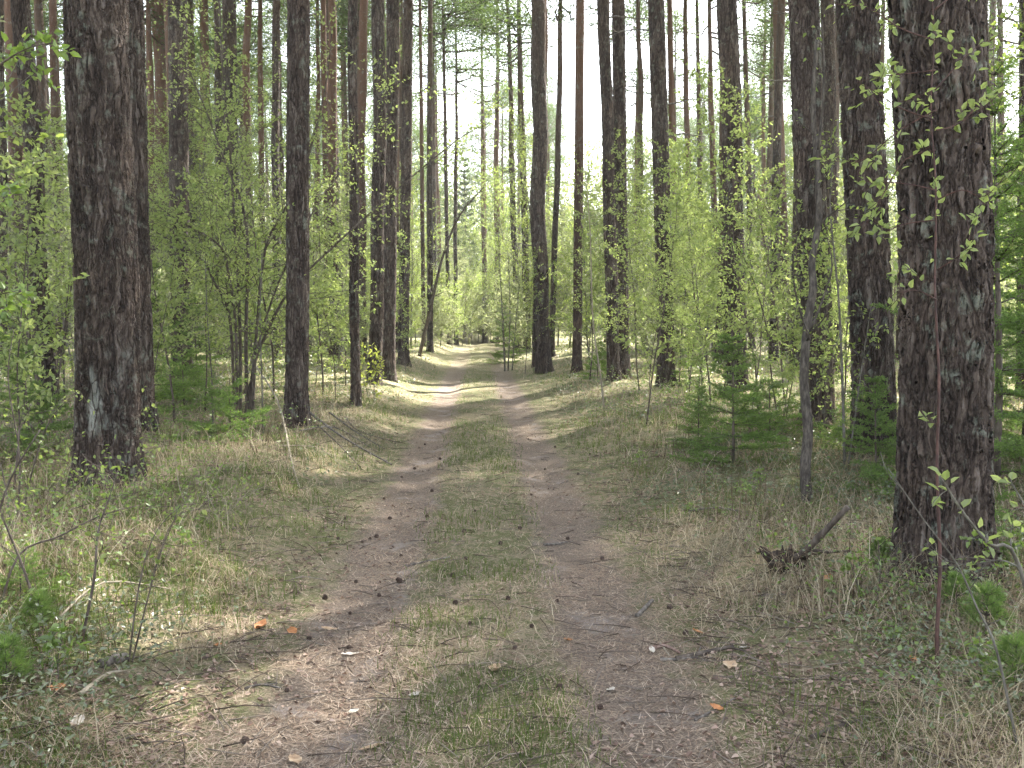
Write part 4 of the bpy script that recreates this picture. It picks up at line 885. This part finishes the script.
for q, a in enumerate([(373, 751, .11, .045, 'leaf_tan', 'bright tan leaf lying across the near end of the grassy strip', .5), (495, 673, .09, .06, 'leaf_tan', 'crumpled orange tan leaf on the middle grassy strip', .8), (54, 693, .10, .06, 'leaf_orange', 'broad orange leaf in the near grass corner', .6),
        (261, 630, .10, .05, 'leaf_orange', 'folded bright orange leaf standing at the rut edge', 1.4), (293, 633, .08, .05, 'leaf_orange', 'flat orange brown leaf in the rut near the folded orange one', .4), (329, 631, .09, .04, 'leaf_tan', 'long pinkish tan leaf inside the rut', .4),
        (350, 657, .11, .03, 'leaf_pale', 'thin pale strip of leaf by a pine cone in the rut', .3), (77, 725, .07, .05, 'leaf_pale', 'pinkish white leaf in the near dry grass', .6), (354, 714, .05, .03, 'leaf_pale', 'small pale flake on the bare rut', .3), (415, 697, .06, .03, 'leaf_pale', 'pale flake on the grassy strip', .4),
        (652, 652, .06, .03, 'leaf_pale', 'whitish flake by the heap of twigs', .4), (745, 650, .05, .035, 'leaf_pale', 'small white flake in the grass past the twig heap', .4), (697, 635, .06, .04, 'leaf_orange', 'orange leaf above the twig heap', .5), (828, 580, .07, .05, 'leaf_orange', 'orange leaf on the verge past the broken branch', .5),
        (912, 663, .06, .045, 'leaf_orange', 'orange leaf under the reddish stemmed sapling', .5), (730, 668, .12, .07, 'leaf_tan', 'pinkish bark coloured leaf at the end of the twig heap', .4), (716, 710, .06, .04, 'leaf_orange', 'reddish orange leaf on the near rut border', .5), (612, 693, .05, .04, 'leaf_pale', 'pale flake on the bare patch of the rut', .4),
        (295, 763, .08, .05, 'leaf_tan', 'brownish leaf at the near end of the rut', .5), (218, 648, .06, .04, 'leaf_orange', 'small orange leaf at the foot of the bank', .5), (568, 643, .06, .05, 'leaf_orange', 'reddish leaf on the strip edge', .5)]):
    leaf_thing(*a[:6], q + 11, a[6])
def stick(pts, r0, label, seed, mat='dead_wood', name='stick', twigs=2, lift=.0, rend=.5):
    r = np.random.default_rng(seed); W = [ground(*p[:2]) for p in pts]; b = W[0]; P = []
    for i, q in enumerate(W): P.append(np.array(q) - np.array(b) + np.array([0, 0, r0 * .7 + (pts[i][2] if len(pts[i]) > 2 else 0) + lift]))
    Q = smooth_line(P, 4) if len(P) > 2 else [P[0] + (P[1] - P[0]) * f + r.normal(size=3) * r0 * .35 * (0 < f < 1) for f in np.linspace(0, 1, 7)]
    g = Geo(); g.tube(Q, np.linspace(r0, r0 * rend, len(Q)) * (1 + .08 * r.normal(size=len(Q))), 7)
    for k in range(twigs):
        i = r.integers(1, len(Q) - 1); e = norm(norm(Q[-1] - Q[0]) + r.normal(size=3) * np.array([.8, .8, .15])); L = r.uniform(.05, .16); g.tube([Q[i], Q[i] + e * L * .5, Q[i] + e * L], [r0 * .5, r0 * .35, r0 * .2], 5)
    o = g.build(name, M[mat]); o.location = b; return tag(o, label, 'stick', 'fallen sticks')
stick([(403, 568), (425, 563), (450, 558)], .009, 'straight twig lying across the grassy strip from the rut', 1)
stick([(544, 546), (556, 545), (568, 543)], .011, 'short dark stick on the far part of the rut', 2)
stick([(637, 618), (645, 610), (652, 602)], .014, 'short pale chunk of stick in the rut', 3, twigs=0, rend=.9)
stick([(648, 652), (665, 648), (680, 655)], .013, 'stout brown stick of the twig heap', 4, 'bark_flake')
stick([(676, 662), (705, 655), (733, 649)], .015, 'longest dark stick of the twig heap', 5, 'stem_brown')
stick([(660, 661), (690, 660), (700, 655)], .009, 'thin stick crossing under the twig heap', 6)
stick([(660, 645), (668, 655), (672, 662)], .006, 'thin pale twig sticking out of the twig heap', 7, 'stem_pale')
stick([(245, 690), (262, 686), (282, 690)], .007, 'thin twig on the near rut shoulder', 8)
stick([(80, 704, .03), (108, 690, .06), (130, 686, .05)], .011, 'pale stick resting in the near grass', 9, 'stem_pale')
stick([(255, 398, .55), (278, 425, .30), (292, 470, .06), (300, 490)], .014, 'pale dead branch sloping down the sunlit bank', 10, 'stem_pale', twigs=4)
stick([(310, 430, .2), (345, 446, .08), (392, 466)], .016, 'dark dead branch dropping from the flared pine to the rut', 11, twigs=6)
stick([(330, 425, .15), (355, 440, .1), (385, 450)], .012, 'thinner dead branch just above the dark one on the bank', 12, twigs=6)
stick([(318, 436, .12), (340, 452, .06), (362, 470)], .009, 'thin brown branch in the brush below the flared pine', 21, 'stem_brown', twigs=6)
stick([(300, 440, .10), (335, 441, .16), (372, 452, .03)], .008, 'thin grey branch lying level across the brush below the flared pine', 22, twigs=5)
stick([(345, 425, .10), (360, 436, .05), (398, 443)], .009, 'topmost thin branch of the brush below the flared pine', 23, 'stem_brown', twigs=5)
stick([(282, 452, .05), (320, 458, .10), (350, 476)], .007, 'lowest pale branch of the brush below the flared pine', 24, 'stem_pale', twigs=4)
stick([(60, 640, .1), (105, 615, .16), (170, 600, .05)], .006, 'pale thin branch caught in the grass between the two brown stemmed bushes', 25, 'stem_pale', twigs=3)
stick([(695, 722), (720, 708), (735, 700)], .007, 'bent twig near the near rut border', 13)
stick([(690, 518, .05), (720, 514, .04), (752, 516)], .010, 'grey twig in the grass before the seedlings', 14)
stick([(505, 737), (512, 724), (520, 715)], .006, 'pale thin twig stuck in the near grassy strip', 15, 'stem_pale', twigs=0)
stick([(520, 715), (526, 725), (532, 733)], .007, 'dark twig crossing the pale one in the near strip', 16, 'stem_brown', twigs=0)
stick([(812, 740), (840, 728), (870, 720)], .012, 'dark stick half sunk in the near dry grass', 17, 'stem_brown')
stick([(100, 668), (115, 664), (126, 662)], .022, 'stubby grey wood chunk beside the bare twiggy bush', 18, twigs=0, rend=.9)
stick([(840, 745), (862, 735), (880, 738)], .006, 'pale grass coloured twig by the frame bottom', 19, 'stem_pale')
# broken branch with a rotten end
p = ground(786, 572); t = thing('broken_branch', 'broken dark branch jutting up from a rotten stump lump on the verge', 'branch', p)
g = Geo(); b = np.array(p); P = [np.array(at(px, py, p.y - .1 * k)) - b for k, (px, py) in enumerate([(786, 564), (806, 550), (824, 532), (848, 507)])]
Q = smooth_line(P, 4); g.tube(Q, np.linspace(.026, .016, len(Q)) * (1 + .1 * rng.normal(size=len(Q))), 9); g.tube([Q[4], Q[4] + np.array([.12, -.05, .0]), Q[4] + np.array([.24, -.1, .02])], [.012, .01, .006], 6)
g.build('branch', M['stem_brown'], t)
g = Geo(); nu, nv = 28, 16; th = np.linspace(0, 2 * np.pi, nu, endpoint=False); ph = np.linspace(.02, np.pi - .02, nv); TH, PH = np.meshgrid(th, ph); rr_ = 1 + .45 * (vnoise(TH * 2 + PH * 3, PH * 4, .55) - .5) + .35 * (vnoise(np.cos(TH) * 5, PH * 7 + np.sin(TH) * 5, .4) - .5)
V = np.stack([.115 * rr_ * np.sin(PH) * np.cos(TH), .09 * rr_ * np.sin(PH) * np.sin(TH), .075 * rr_ * np.cos(PH) + .055], -1); i = np.arange(nv - 1)[:, None] * nu; j = np.arange(nu)[None]; j2 = (j + 1) % nu
g.add(V.reshape(-1, 3), np.stack([i + j, i + j2, i + nu + j2, i + nu + j], -1).reshape(-1, 4))
for k in range(9):
    a = rng.random() * 6.28; g.tube([(.08 * math.cos(a), .06 * math.sin(a), .06), (.15 * math.cos(a), .12 * math.sin(a), .09 + .05 * rng.random()), (.19 * math.cos(a), .16 * math.sin(a), .07 + .1 * rng.random())], [.02, .012, .004], 5)
g.build('rotten_stump', M['rotten'], t)

# ------------------------------------------------------------------ thin spring haze between the trunks
HAZE = 0.0007
if HAZE > 0:
    hv_ = [(x, y, z) for x in (-440, 440) for y in (-80, 640) for z in (-3.0, 34.0)]
    F = [(0, 1, 3, 2), (4, 6, 7, 5), (0, 4, 5, 1), (2, 3, 7, 6), (0, 2, 6, 4), (1, 5, 7, 3)]
    m, t, o = mat_new('haze'); pv = N(t, 'ShaderNodeVolumePrincipled'); pv.inputs['Color'].default_value = (.97, .98, .95, 1); pv.inputs['Density'].default_value = HAZE; pv.inputs['Anisotropy'].default_value = .1
    t.links.new(pv.outputs[0], o.inputs['Volume']); tag(link('haze', np_mesh('haze', np.array(hv_), np.array(F)), m), kind='stuff')
